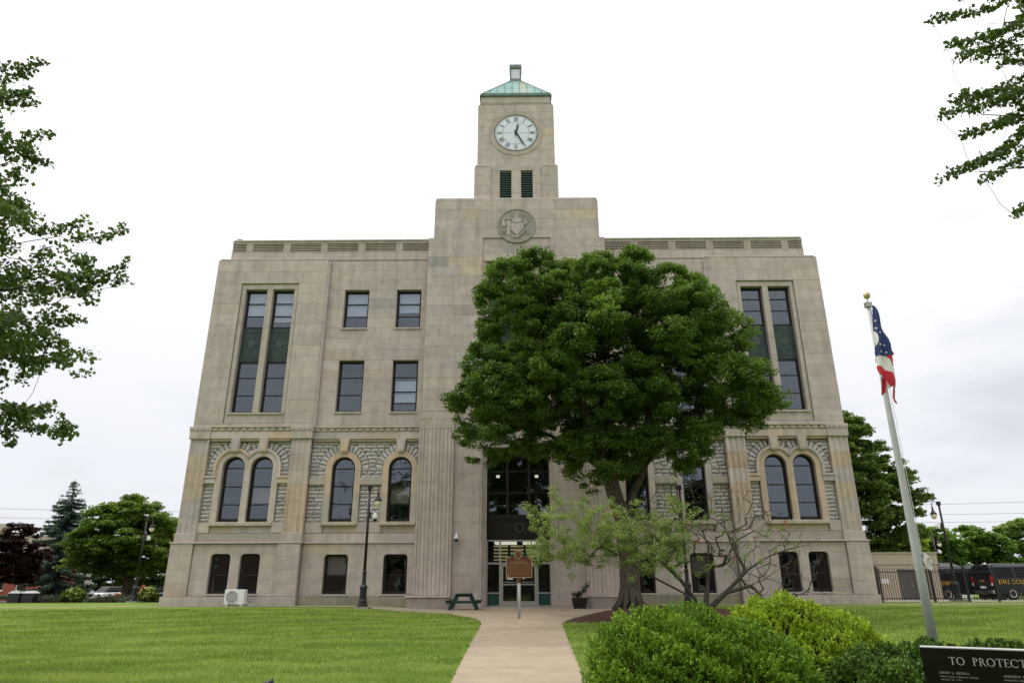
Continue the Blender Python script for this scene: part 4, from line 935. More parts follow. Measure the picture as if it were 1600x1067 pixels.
def crown(poly, y0, depth, nl, rl, ncl, seed=3, upbias=.25, ybias=0):
    """lobes inside the outline's volume, leaf clusters on their shells -> cluster centres, lobe tone"""
    g = np.random.default_rng(seed); poly = np.array(poly, float); lo, hi = poly.min(0), poly.max(0); lob = []; tries = 0
    dmax = max(1e-3, edge_dist(g.random((600, 2)) * (hi - lo) + lo, poly)[in_poly(g.random((600, 2)) * (hi - lo) + lo, poly)].max() if 0 else min(hi - lo) / 2)
    while len(lob) < nl and tries < 6000:
        tries += 1; p = g.random(2) * (hi - lo) + lo
        if not in_poly(p[None], poly)[0]: continue
        d = edge_dist(p[None], poly)[0]; r = rl[0] + (rl[1] - rl[0]) * g.random()
        if d < r * .75: r = max(d * 1.15, rl[0] * .45)
        if d < rl[0] * .3: continue
        h = depth * math.sqrt(max(0, min(1, d / dmax * 1.1))); y = y0 + ybias + h * (g.random() * 2 - 1) ** 1 * .95
        q = np.array([p[0], y, p[1]])
        if any(np.linalg.norm(q - l[:3]) < .72 * (r + l[3]) * .9 for l in lob): 
            if tries < 4500: continue
        lob.append(np.array([*q, r, g.random()]))
    lob = np.array(lob); wt = lob[:, 3] ** 2; pick = g.choice(len(lob), ncl * 3, p=wt / wt.sum()); l = lob[pick]
    d = g.normal(0, 1, (len(l), 3)); d[:, 2] += upbias * 2; d /= np.linalg.norm(d, axis=1, keepdims=True)
    P = l[:, :3] + d * (l[:, 3] * (.72 + .28 * g.random(len(l))))[:, None] * np.array([1, 1, .8])
    ok = in_poly(P[:, [0, 2]], poly); tt = .5 * l[:, 4] + .5 * g.random(len(l)); return P[ok][:ncl], tt[ok][:ncl], lob
def around(Cn, tone, k, r, flat=.45, seed=1):
    g = np.random.default_rng(seed); n = len(Cn) * k; d = g.normal(0, 1, (n, 3)); d /= np.linalg.norm(d, axis=1, keepdims=True); rr = (g.random(n) ** .45)[:, None] * r * (.7 + .6 * np.repeat(g.random(len(Cn)), k))[:, None]
    return np.repeat(Cn, k, 0) + d * rr * np.array([1, 1, flat]), np.repeat(tone, k)
def tree(name, label, poly, y0, depth, trunk, r0, nl, rl, ncl, k, rc, leaf, c0, c1, cat='tree', ntw=220, seed=3, flat=.45, width=.85, group=None, bark=None, base=None, ybias=0, droop=.4, twig_to=None, upbias=.25):
    b = trunk[0][0]; t = thing(name, label, cat, (b[0], b[1], b[2]), group)
    Cn, tone, lob = crown(poly, y0, depth, nl, rl, ncl, seed, upbias, ybias)
    P, tn = around(Cn, tone, k, rc, flat, seed + 1)
    leaves('crown', P, LEAF, t, leaf, width, c0, c1, droop, lobe=tn)
    g = np.random.default_rng(seed + 5); tg = Cn[g.choice(len(Cn), min(ntw, len(Cn)), replace=False)]
    skel_mesh('trunk', skeleton(trunk, tg, r0, seed=seed), bark or BARK, t, 7)
    return t
# ---- the big maple in front of the entrance
MAPLE = [(-1.88, 15.13), (-1.4, 15.86), (-0.49, 16.3), (0.19, 16.98), (1.06, 17.32), (2.29, 16.96), (3.08, 17.41), (4.46, 17.19), (5.55, 17.28), (6.59, 16.69), (7.46, 16.07), (8.48, 15.56), (9.13, 14.56), (9.94, 13.74), (10.17, 13.1), (10.35, 12.16), (11.13, 11.38), (11.61, 10.62), (12.12, 9.72), (11.9, 8.99), (10.92, 8.56), (10.86, 8.13), (9.86, 7.94), (8.42, 7.44), (8.61, 6.6), (7.6, 6.11), (6.52, 6.34), (5.85, 6.61), (5.27, 6.07), (4.15, 5.67), (3.18, 5.4), (2.26, 6.22), (1.73, 7.05), (1.18, 7.19), (0.61, 6.64), (-0.49, 6.86), (-1.32, 6.43), (-2.02, 6.93), (-2.86, 7.49), (-3.29, 7.63), (-2.46, 8.06), (-2.9, 8.92), (-3.34, 9.36), (-2.73, 10.1), (-2.28, 10.4), (-2.53, 11.31), (-2.39, 11.92), (-1.81, 11.92), (-1.37, 12.54), (-1.91, 13.02), (-1.84, 14.14)]
zb = H(4.6, 30) + .22
MAPLE = [(x, z - .075 * max(0, z - 6)) for x, z in MAPLE]
mt = tree('maple_tree', 'large dense green maple with forked trunk in front of the entrance wall', MAPLE, 29.8, 4.6,
     [[(4.62, 30, zb - .1), (4.62, 30, zb + .5), (4.66, 30, 2.6), (4.55, 30, 4.2), (4.1, 29.8, 5.5), (3.6, 29.5, 7.2), (2.8, 29.6, 9.5), (2.0, 29.6, 12.0)],
      [(4.55, 30, 4.2), (5.05, 30.1, 5.4), (5.8, 30.2, 6.9), (5.9, 30.2, 9.0), (5.6, 30, 12), (5.0, 29.8, 14.5)],
      [(3.9, 29.7, 6.0), (4.3, 30.4, 8), (4.0, 30.8, 11), (3.2, 30.6, 14.5)],
      [(3.9, 29.7, 6.0), (2.4, 30.9, 7.6), (.6, 31.4, 8.6)], [(5.6, 30.1, 6.6), (7.3, 29.4, 8.2), (9.3, 29.2, 9.2)], [(5.9, 30.2, 9.0), (7.5, 30, 11.5), (8.2, 29.8, 13.5)]],
     .43, 170, (.8, 1.6), 5400, 80, .33, .11, (.030, .078, .018), (.185, .300, .060), ntw=560, seed=11, flat=.6, upbias=.32, droop=.8)
rt = MB(); 
for q in range(11):
    a = q * .571 + .2; c_, s_ = math.cos(a), math.sin(a); rt.tube([(4.62 + c_ * .30, 30 + s_ * .30, zb + .75), (4.62 + c_ * .42, 30 + s_ * .42, zb + .25), (4.62 + c_ * .75, 30 + s_ * .75, zb - .06)], [.10, .13, .06], 6)
rt.build('root_flare', BARK, mt, smooth=True, kind='stuff')

# ---- half-dead crab apple
zc = H(6.1, 24)
crab = thing('crabapple_tree', 'small half bare crab apple, leafy only on its left side, behind the green bush', 'tree', (6.1, 24, zc))
g = np.random.default_rng(4)
lfT = np.array([(g.uniform(.4, 5.6), 0, 0) for _ in range(230)]); lfT[:, 2] = 3.05 + g.normal(0, .55, 230) + .25 * np.exp(-((lfT[:, 0] - 2.5) ** 2)) ; lfT[:, 2] = np.clip(lfT[:, 2], 1.95 + .12 * (5.6 - lfT[:, 0]), 4.3); lfT[:, 1] = 24 + g.uniform(-1.3, 1.2, 230) * np.clip(lfT[:, 0], .4, 1)
extra = np.array([(.26, 24, 4.16), (.5, 23.8, 4.05), (1.4, 24.2, 4.81), (1.2, 24.1, 4.5), (1.6, 23.9, 2.6), (2.2, 23.6, 2.5), (4.2, 23.5, 2.0), (3.3, 24.3, 4.2), (4.9, 24, 2.2)])
brT = []
while len(brT) < 520:
    a = g.uniform(rad(8), rad(125)); r = g.uniform(1.8, 4.4) * (1 if a < rad(60) else .95); x = 6.2 + r * math.cos(a) * .95; z = zc + .25 + r * math.sin(a) * 1.08
    brT.append((x, 24 + g.uniform(-1.2, 1.2), min(z, 5.3)))
brT = np.array(brT)
tr = [[(6.1, 24, zc - .1), (6.12, 24, zc + .4)], [(6.12, 24, zc + .4), (5.4, 23.8, 1.35), (4.6, 23.7, 1.75), (3.4, 23.7, 2.5), (2.2, 23.8, 3.1)], [(6.12, 24, zc + .4), (5.5, 24.3, 1.7), (4.6, 24.4, 2.6), (3.6, 24.3, 3.4)],
      [(6.12, 24, zc + .4), (6.3, 24.1, 1.6), (6.45, 24.1, 2.8), (6.2, 24.2, 3.9)], [(6.12, 24, zc + .4), (6.8, 23.8, 1.35), (7.5, 23.7, 2.0), (8.4, 23.7, 2.5), (9.5, 23.7, 2.8)], [(7.3, 23.8, 1.9), (7.2, 24, 2.9), (7.0, 24.1, 3.9), (7.4, 24, 4.6)], [(6.9, 23.8, 1.4), (8.0, 23.5, 1.75), (8.9, 23.4, 2.3)], [(7.1, 24, 2.9), (8, 24, 3.3), (8.8, 24.1, 3.7)]]
skel_mesh('branches', skeleton(tr, np.vstack([lfT[::3], extra, brT]), 0.14, tip=.0068, kz=.4, wig=.09, expo=.5, seed=9, nseg=5), BARKD, crab, 6)
tuft = np.array([(6.3, 23.6, 3.7), (6.0, 23.8, 3.5), (6.1, 23.7, 3.55), (5.4, 23.8, 2.2), (5.1, 23.7, 2.1), (7.4, 23.6, 3.3), (7.5, 23.6, 2.4), (7.1, 23.7, 3.6), (8.3, 23.6, 3.2), (8.8, 23.7, 3.35), (6.8, 23.5, 2.0), (6.5, 23.7, 2.7), (7.3, 23.9, 2.9), (6.9, 23.7, 3.2), (5.9, 23.6, 1.9), (6.2, 23.5, 2.1), (5.2, 23.8, 3.1), (8.0, 23.6, 2.3), (9.2, 23.7, 2.75), (6.6, 23.7, 3.9), (6.9, 23.6, 3.75), (5.6, 23.6, 2.6), (6.0, 23.5, 2.4), (6.4, 23.6, 2.2), (5.8, 23.7, 2.9), (7.0, 23.7, 2.3), (7.7, 23.6, 2.8), (8.6, 23.7, 2.6)])
Cn = np.vstack([lfT, lfT + g.normal(0, .25, lfT.shape), extra, extra + g.normal(0, .12, extra.shape)]); P, tn = around(Cn, g.random(len(Cn)), 58, .19, .75, 2); P2, tn2 = around(tuft, g.random(len(tuft)), 40, .17, .8, 3)
leaves('leaves', np.vstack([P, P2]), LEAF, crab, .072, .6, (.14, .22, .06), (.34, .43, .17), .6, lobe=np.hstack([tn, tn2]))
Pd, td = around(np.array([(6.0, 23.6, 2.95), (9.0, 23.7, 3.55), (7.9, 23.6, 3.1)]), np.array([.5, .5, .5]), 14, .09, .9, 5)
leaves('withered_leaves', Pd, LEAF, crab, .07, .7, (.30, .05, .02), (.36, .09, .03), .6)

# ---- trees that reach into the picture from both sides
GL = [[(-14.5, 9.5), (-10.71, 9.91), (-9.83, 9.85), (-9.28, 9.64), (-9.09, 9.1), (-9.3, 8.68), (-8.95, 8.13), (-9.46, 7.86), (-14, 7.9)], [(-14, 8.14), (-8.76, 7.93), (-8.48, 8.12), (-8.03, 7.72), (-7.97, 7.27), (-8.11, 6.82), (-7.79, 6.7), (-7.63, 6.32), (-7.81, 5.96), (-8.37, 6.21), (-9.01, 6.09), (-14, 6.1)],
      [(-14, 5.98), (-8.32, 6.03), (-7.7, 5.49), (-7.44, 5.14), (-7.8, 4.92), (-8.31, 5.04), (-13.5, 4.99)], [(-13, 4.65), (-8.41, 4.53), (-7.95, 4.42), (-7.45, 4.31), (-7.61, 4.1), (-8.03, 3.83), (-9.08, 3.84), (-13, 3.9)], [(-16.5, 9.9), (-10.4, 9.9), (-10.2, 12), (-11, 14), (-13, 15.5), (-16, 14), (-18, 11), (-18, 6), (-16, 4.5), (-14, 5), (-13, 8)]]
GLS = [(-11.2, 11.72), (-9.67, 11.77), (-11.1, 11.36), (-9.94, 11.64), (-11.0, 10.97), (-9.5, 10.6), (-11.06, 11.21), (-9.67, 10.88), (-10.6, 10.58), (-9.66, 10.72), (-9.43, 9.75), (-8.88, 9.79), (-9.48, 9.46), (-8.82, 9.12), (-8.25, 7.72), (-7.32, 7.91), (-8.69, 7.6), (-7.67, 7.78), (-8.16, 6.82), (-6.94, 7.0), (-8.31, 6.95), (-7.02, 6.81), (-8.0, 6.57), (-7.47, 6.51), (-8.31, 5.97), (-7.59, 5.99), (-8.23, 5.15), (-7.42, 5.17), (-8.37, 4.37), (-7.42, 4.31), (-8.21, 4.15), (-7.7, 4.02), (-8.26, 4.15), (-8.0, 3.73)]
GRS = [(11.31, 12.93), (8.46, 12.37), (11.04, 11.93), (8.4, 11.48), (10.7, 11.61), (8.9, 11.55), (10.74, 10.83), (8.61, 10.51), (10.66, 10.52), (9.28, 11.0), (10.55, 10.15), (8.68, 10.54), (10.9, 10.52), (8.02, 9.92), (10.74, 9.93), (8.19, 8.92), (10.21, 9.78), (8.33, 9.44), (10.34, 9.35), (8.37, 8.39), (10.06, 9.21), (8.71, 9.08), (10.31, 8.38), (8.98, 7.85), (10.87, 11.29), (9.25, 11.95), (10.96, 12.6), (9.03, 12.7), (10.41, 9.64), (9.28, 9.94), (11.22, 12.59), (9.5, 11.95), (10.53, 10.08), (9.54, 10.54)]
def side_tree(label, bx, polys, sprays, seed, dens, limbs=[]):
    t = thing('shade_tree', label, 'tree', (bx, 11, 0)); g = np.random.default_rng(seed); Cs = []; Ts = []; tips = []; sp_l = []; sp_t = []
    for i, po in enumerate(polys):
        vis = i < len(polys) - 1 or len(polys) == 1
        c, tn, lob = crown(po, 11, 1.3 if vis else 3.0, dens[0], (.3, .7) if vis else (.7, 1.3), dens[1] if vis else dens[2], seed + i); Cs.append(c); Ts.append(tn); tips.append(c[g.choice(len(c), min(36, len(c)), replace=False)])
    for (a, b) in zip(sprays[::2], sprays[1::2]):
        if bx > 0: a = (a[0], a[1] + .75)
        L_ = math.dist(a, b); y = 11 + g.uniform(-.4, .4); nq = int(L_ / .07) + 2
        line = np.array([(a[0] + (b[0] - a[0]) * u, y + g.normal(0, .04), a[1] + (b[1] - a[1]) * u - .08 * math.sin(math.pi * u) * L_ + g.normal(0, .03)) for u in np.linspace(0, 1, nq)])
        sp_l.append(line); sp_t.append(g.random(nq) * .6); tips.append(line[[nq // 2, -1]])
    Cn = np.vstack(Cs); P, tn = around(Cn, np.hstack(Ts), 17, .17, .75, seed); P2, tn2 = around(np.vstack(sp_l), np.hstack(sp_t), 12, .12, .8, seed + 9); P = np.vstack([P, P2]); tn = np.hstack([tn, tn2])
    leaves('crown', P, LEAF, t, .076, .95, (.045, .090, .022), (.12, .19, .045), 1.2, up=.6, lobe=tn)
    sg = 1 if bx < 0 else -1
    skel_mesh('trunk', skeleton([[(bx, 11, 0), (bx + sg * .1, 11, 3), (bx + sg * .4, 11, 6), (bx + sg * .5, 11, 9), (bx + sg * .3, 11, 12)]] + limbs, np.vstack(tips), .28, tip=.0040, kz=2.2, wig=.1, seed=seed, nseg=4, zfrac=.2), BARK, t, 6)
side_tree('leafy shade tree whose small-leaved boughs fill the left edge of the picture', -13.6, GL, GLS, 21, (46, 620, 330), [[(-13.2, 11, 6), (-11, 11, 6.2), (-8.6, 11, 6.6), (-7.6, 11, 6.9)], [(-13.15, 11, 7.5), (-11, 11, 8.6), (-9.6, 11, 9.2)], [(-13.4, 11, 3.5), (-11, 11, 4.0), (-8.2, 11, 4.3)], [(-13.3, 11, 5), (-11, 11, 5.2), (-8.1, 11, 5.3)], [(-13.15, 11, 6.8), (-10, 11, 7.3), (-8.3, 11, 7.6)], [(-13.2, 11, 10), (-11, 11, 11), (-9.9, 11, 11.5)]])
side_tree('open shade tree whose sparse twigs hang in at the upper right corner', 13.9, [[(10.1, 12.9), (9.9, 12.2), (10.3, 11.5), (10.1, 10.6), (10.5, 10.2), (10.9, 9.6), (14, 9), (17, 10), (17.5, 13), (14, 16), (10.5, 14.5)]], GRS, 22, (50, 700, 700), [[(13.4, 11, 8), (11, 11, 9.1), (9.4, 11, 8.9)], [(13.4, 11, 9), (11, 11, 10.0), (9, 11, 10.1)], [(13.4, 11, 10.5), (11, 11, 11.3), (9.2, 11, 11.5)], [(13.4, 11, 11.5), (11.2, 11, 12.5), (9.4, 11, 12.3)], [(13.4, 11, 7), (11.5, 11, 8), (10, 11, 8.2)]])
# ---- trees across the street behind the viewpoint (they show in the window glass)
for i, (x, y, w_, h_) in enumerate(((-17, -15, 6.5, 15), (-3, -19, 7, 17), (11, -16, 6, 14), (24, -14, 6, 15))):
    po = [(x - w_, 5), (x - w_ * .6, h_ * .8), (x, h_), (x + w_ * .7, h_ * .8), (x + w_, 5.5), (x, 2.6)]
    tree('street_tree', ['broad green street tree behind the viewpoint, far left', 'tallest green street tree behind the viewpoint, middle', 'shorter green street tree behind the viewpoint, right', 'green street tree behind the viewpoint, far right'][i], po, y, 4, [[(x, y, -.02), (x, y, 3.5), (x + .3, y, 8)]], .3, 40, (1.2, 2.2), 380, 45, .85, .42, (.03, .07, .014), (.07, .12, .022), ntw=50, seed=40 + i, group='street trees')
ter = thing('added_terrace', 'unseen brick terrace added behind the viewpoint to darken window reflections', 'building', (0, -34, -.02)); hs = [(x, x + 1.3, z, z + 1.9) for x in np.arange(-73, 72, 4.2) for z in (1.0, 4.4)]  # unseen terrace, added so the basement windows reflect something dark
h4 = MB((.12, .075, .06)); rc = rectcore(-75, 75, 0, 7.4, -34.3, -34.0, hs); h4.add(rc.v, rc.f); h4.build('wall', BRICK, ter)
MB((.12, .075, .06)).box(-75, 75, -44, -34.6, 0, 7.2).build('rear_wing', BRICK, ter); MB().box(-75.3, 75.3, -34.5, -33.8, 7.4, 7.75).build('cornice', STUCCO, ter)
for h_ in hs: f_ = MB(); frame_rect(f_, h_[0], h_[1], h_[2], h_[3], .1, -34.2, -34.1); f_ = f_.build('window', WHITE, ter); MB().box(h_[0] + .1, h_[1] - .1, -34.2, -34.17, h_[2] + .1, h_[3] - .1).build('pane', BLACKG, f_)
# ---- background trees
def rel(pts, dx=0, dz=0): return [(x + dx, z + dz) for x, z in pts]
tree('maple_tree', 'rounded green maple left of the courthouse beside the street lamp', [(-35.2, 2.9), (-34.2, 4.0), (-34.6, 5.0), (-33.4, 6.0), (-33, 7.0), (-31.6, 7.7), (-30.6, 8.4), (-29.2, 8.2), (-28.3, 7.4), (-26.8, 6.6), (-26, 5.8), (-25.3, 4.5), (-25.4, 2.6), (-27.5, 2.1), (-30, 2.4), (-33, 2.2)], 55, 4.0,
     [[(-29.7, 55, .25), (-29.7, 55, 2.4), (-29.5, 55, 5)]], .38, 110, (.7, 1.4), 1100, 55, .48, .22, (.07, .145, .025), (.18, .28, .05), seed=51, ntw=110)
tree('purple_leaf_tree', 'dark purple-leaved tree at the far left of the lawn', [(-36.5, 2.2), (-36.4, 4), (-35.6, 4.9), (-34.6, 5.0), (-33.9, 5.7), (-33.4, 5.9), (-33.2, 5), (-32.5, 4.4), (-31.9, 3.6), (-31.7, 2.6), (-32.4, 1.7), (-35, 1.8)], 48, 2.0,
     [[(-33.0, 48, .42), (-33.0, 48, 1.8), (-33.1, 48, 3.5)]], .13, 50, (.45, .85), 480, 55, .34, .17, (.018, .008, .011), (.045, .018, .020), seed=52, ntw=80)
tree('shade_tree', 'yellow-green tree behind the rounded maple on the left', [(-35, 1.8), (-34, 6), (-30, 7.5), (-26, 6), (-24, 4), (-25, 1.9), (-30, 2.0)], 74, 3,
     [[(-29.5, 74, .1), (-29.5, 74, 2), (-29.3, 74, 4)]], .3, 30, (.9, 1.5), 260, 55, .6, .34, (.09, .16, .02), (.16, .22, .03), seed=53, ntw=50)
tree('shade_tree', 'tall green tree rising behind the annex at the right corner', [(19.5, 4), (29.6, 3.0), (29.4, 4.6), (28.9, 6.2), (30.4, 7.6), (29.6, 9.2), (28.4, 10.2), (28.2, 11.4), (27.0, 12.6), (25.8, 13.8), (23, 14.6), (20, 13.4), (19.2, 8)], 52, 4.0,
     [[(24.5, 52, .3), (24.5, 52, 3), (24.6, 52, 7)]], .36, 150, (.7, 1.5), 1700, 60, .48, .22, (.065, .13, .028), (.17, .26, .06), seed=54, ntw=110)
for i, (po, y, x, lab, c0, c1) in enumerate([
    ([(34, 1.2), (34.2, 4.6), (35.5, 6), (38, 6.2), (39.4, 4.8), (39.8, 1.4)], 70, 36.8, 'low yellow-green tree behind the parked vans, nearest the annex', (.10, .16, .02), (.22, .28, .04)),
    ([(41, 2), (41.4, 6), (43.6, 7.9), (46, 8.0), (48.8, 6.8), (49.4, 3), (48, 2)], 80, 45, 'open-crowned green tree behind the parked vans, second from the annex', (.05, .11, .02), (.12, .19, .04)),
    ([(48, 2), (48.2, 6), (50, 7.6), (53, 7.9), (55.5, 7), (56.5, 3), (55, 2)], 82, 52, 'broad green tree behind the parked vans, third from the annex', (.045, .10, .02), (.11, .18, .035)),
    ([(55, 2), (55.5, 6.4), (57, 8.4), (60, 8.8), (64, 8), (66, 4), (62, 2)], 84, 60, 'pale green tree beside the dark conifer at the right edge', (.07, .13, .03), (.15, .21, .05))]):
    tree('shade_tree', lab, po, y, 3, [[(x, y, .1), (x, y, 2.2), (x + .2, y, 4.5)]], .26, 46, (.7, 1.4), 480, 50, .55, .30, tuple(v * 1.7 for v in c0), tuple(v * 1.6 for v in c1), seed=60 + i, ntw=70, group='trees behind the parked vans')
for i, (x, y, lab) in enumerate(((-66, 98, 'distant dark green tree just right of the brick building'), (-57.5, 99, 'distant green tree behind the concrete pillar'), (-49.5, 98, 'distant green tree between the maple trunk and the courthouse corner'))):
    tree('shade_tree', lab, [(x - 6, .3), (x - 6, 4), (x - 3, 6.3), (x + 2, 6.6), (x + 5.5, 4.4), (x + 6, .3)], y, 3, [[(x, y, .1), (x, y, 2), (x, y, 4)]], .25, 40, (.8, 1.5), 330, 45, .7, .4, (.04, .09, .018), (.12, .19, .04), seed=160 + i, ntw=40, group='distant trees across the street')
def conifer(label, x, y, z0, z1, rmax, c0, c1, seed, sparse_top=True):
    t = thing('spruce_tree', label, 'spruce', (x, y, z0)); g = np.random.default_rng(seed); P = []; D = []; lines = []; hh = z1 - z0
    z = z0 + .5
    while z < z1 - .2:
        u = (z - z0) / hh; R = rmax * (1 - u) ** .85 * g.uniform(.85, 1.1) + .12; nb = 9 if u < .85 else 6
        for q in range(nb):
            a = g.uniform(0, 6.283); Lb = R * g.uniform(.75, 1.12); m_ = max(3, int(Lb / .16)); us = np.linspace(.12, 1, m_)
            pts = np.stack([x + np.cos(a) * Lb * us, y + np.sin(a) * Lb * us, z - .30 * Lb * us + .16 * Lb * us ** 3], 1); lines.append((pts[0], pts[-1], pts[m_ // 2]))
            k = 24 if u < .82 else 4; pp = np.repeat(pts, k, 0) + g.normal(0, .08, (m_ * k, 3)) * np.array([1, 1, .7]); P.append(pp)
            d = g.normal(0, .55, (m_ * k, 3)) + np.array([math.cos(a) * .8, math.sin(a) * .8, -.45]); D.append(d)
        z += .26 + .12 * (1 - u)
    P = np.vstack(P); D = np.vstack(D); leaves('crown', P, LEAF, t, .25, .32, c0, c1, D=D)
    mb = MB(); mb.tube([(x, y, z0), (x, y, z0 + hh * .6), (x, y, z1)], [.22, .11, .02], 7)
    mb.build('trunk', BARK, t)
    mb = MB()
    for a, b, c in lines: mb.tube([(x, y, a[2]), tuple(c), tuple(b)], [.03, .018, .006], 3, cap=False)
    mb.build('branches', BARK, t, kind='stuff')
conifer('tall blue-green spruce left of the rounded maple', -38.6, 60, .1, 10.4, 3.5, (.055, .105, .090), (.13, .19, .18), 71)
conifer('dark conifer cut off by the right edge of the picture', 63.0, 84, .1, 12.5, 5.4, (.03, .06, .035), (.06, .10, .055), 72)

# ---- bushes
COREM = mat('core_shade', (.020, .024, .010), rough=1, spec=0, noise=.6, nscale=30, bump=1, bscale=30)  # near-black solid core; the shade deep inside a bush put into colour
def bush(name, label, lobes, n, c0, c1, size=.075, width=.32, up=.5, cat='bush', seed=5, core=True, twigs=True, corecol=(.012, .018, .006)):
    """evergreen: sprays standing out from bumpy rounded lobes (cx,cy,cz,rx,ry,rz)"""
    l0 = lobes[0]; t = thing(name, label, cat, (l0[0], l0[1], H(l0[0], l0[1]))); g = np.random.default_rng(seed); Ps, Ds, Ts = [], [], []
    area = np.array([a[3] * a[5] + a[3] * a[4] for a in lobes]); ns = (n * area / area.sum()).astype(int)
    for (cx_, cy_, cz_, rx, ry, rz), m_ in zip(lobes, ns):
        nc = max(8, m_ // 34); d = g.normal(0, 1, (nc, 3)); d[:, 2] = np.where(d[:, 2] < -.25, -d[:, 2], d[:, 2]); d /= np.linalg.norm(d, axis=1, keepdims=True)
        bump = 1 + .09 * np.sin(d[:, 0] * 9 + cx_) * np.sin(d[:, 1] * 8) + .08 * np.sin(d[:, 2] * 14 + d[:, 0] * 12) + g.normal(0, .04, nc)
        c = np.array([cx_, cy_, cz_]) + d * np.array([rx, ry, rz]) * bump[:, None]; tone = g.random(nc) * .6 + .4 * (.5 + .5 * np.sin(d[:, 0] * 6 + d[:, 2] * 5 + cy_))
        k = 34; dd = np.repeat(d / np.array([rx, ry, rz]), k, 0); dd /= np.linalg.norm(dd, axis=1, keepdims=True); ax = dd + np.array([0, 0, up]) + np.repeat(g.normal(0, .35, (nc, 3)), k, 0)
        ax /= np.linalg.norm(ax, axis=1, keepdims=True); r = g.random(nc * k); s_ = size * 1.6
        P = np.repeat(c, k, 0) + ax * ((r - .8) * 2.0 * s_)[:, None] + g.normal(0, .42 * s_, (nc * k, 3)) * (1.1 - r)[:, None]
        Ps.append(P); Ds.append(ax + g.normal(0, .55, (nc * k, 3))); Ts.append(np.repeat(tone, k))
    P, D, T = np.vstack(Ps), np.vstack(Ds), np.hstack(Ts); ok = P[:, 2] > hgt(P[:, 0], P[:, 1]) + .01
    leaves('foliage', P[ok], BUSHM, t, size, width, c0, c1, D=D[ok], lobe=T[ok])
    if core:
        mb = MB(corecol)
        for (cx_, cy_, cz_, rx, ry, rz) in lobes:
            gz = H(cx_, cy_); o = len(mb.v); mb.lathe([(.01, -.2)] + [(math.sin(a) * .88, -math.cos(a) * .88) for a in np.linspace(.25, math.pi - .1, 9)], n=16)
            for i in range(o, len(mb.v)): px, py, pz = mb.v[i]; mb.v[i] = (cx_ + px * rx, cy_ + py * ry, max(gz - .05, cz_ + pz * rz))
        mb.build('dark_core', COREM, t, kind='stuff')
    return t
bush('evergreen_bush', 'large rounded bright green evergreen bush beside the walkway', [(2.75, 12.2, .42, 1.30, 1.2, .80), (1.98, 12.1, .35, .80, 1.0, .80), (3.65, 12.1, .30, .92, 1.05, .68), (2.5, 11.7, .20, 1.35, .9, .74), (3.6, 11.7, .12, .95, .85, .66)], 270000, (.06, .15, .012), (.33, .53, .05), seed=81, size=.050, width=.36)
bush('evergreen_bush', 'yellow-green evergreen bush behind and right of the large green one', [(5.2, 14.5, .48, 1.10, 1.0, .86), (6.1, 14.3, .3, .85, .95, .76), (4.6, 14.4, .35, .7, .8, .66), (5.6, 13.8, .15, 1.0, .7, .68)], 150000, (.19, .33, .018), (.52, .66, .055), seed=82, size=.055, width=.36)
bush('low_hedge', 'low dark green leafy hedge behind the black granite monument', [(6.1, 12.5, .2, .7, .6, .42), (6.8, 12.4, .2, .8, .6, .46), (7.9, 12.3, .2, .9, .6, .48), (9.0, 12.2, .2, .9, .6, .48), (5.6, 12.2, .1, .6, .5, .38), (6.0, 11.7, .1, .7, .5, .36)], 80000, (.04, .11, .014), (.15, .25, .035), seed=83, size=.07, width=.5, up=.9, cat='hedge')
for i, (x, y, r, lab) in enumerate(((-29.4, 48.1, .72, 'hydrangea with pale lime blooms between the two lavender patches'), (-24.4, 47.9, .62, 'hydrangea with pale lime blooms right of the left street lamp'))):
    b_ = bush('hydrangea_bush', lab, [(x, y, .85, r, r * .8, .62), (x + .2, y, .75, r * .8, r * .7, .5)], 3200, (.06, .14, .02), (.14, .24, .03), size=.16, width=.8, up=.3, seed=90 + i, cat='flowering bush'); b_['group'] = 'lime hydrangeas'
    g = np.random.default_rng(i); d = g.normal(0, 1, (60, 3)); d[:, 2] = abs(d[:, 2]); d[:, 1] = -abs(d[:, 1]); d /= np.linalg.norm(d, axis=1, keepdims=True); Cn = np.array([x, y, .85]) + d * np.array([r, r * .8, .66]); P, tn = around(Cn, g.random(60), 16, .11, .8, 7)
    leaves('blossoms', P, LEAF, b_, .09, .9, (.40, .48, .16), (.62, .66, .30))
for i, (x, y, rx, rz, lab) in enumerate(((-31.2, 47.9, 1.3, .45, 'lavender patch with grey-purple spikes at the left end of the bed'), (-27.0, 47.7, 1.5, .5, 'lavender patch with grey-purple spikes between the hydrangeas'), (-25.5, 47.5, .5, .35, 'small grey-green lavender tuft at the foot of the left street lamp'))):
    b_ = bush('lavender_bush', lab, [(x, y, .55, rx, .6, rz), (x + rx * .4, y, .6, rx * .6, .5, rz)], 5200, (.07, .11, .055), (.19, .17, .16), size=.15, width=.14, up=1.6, seed=95 + i, cat='lavender'); b_['group'] = 'lavender patches'

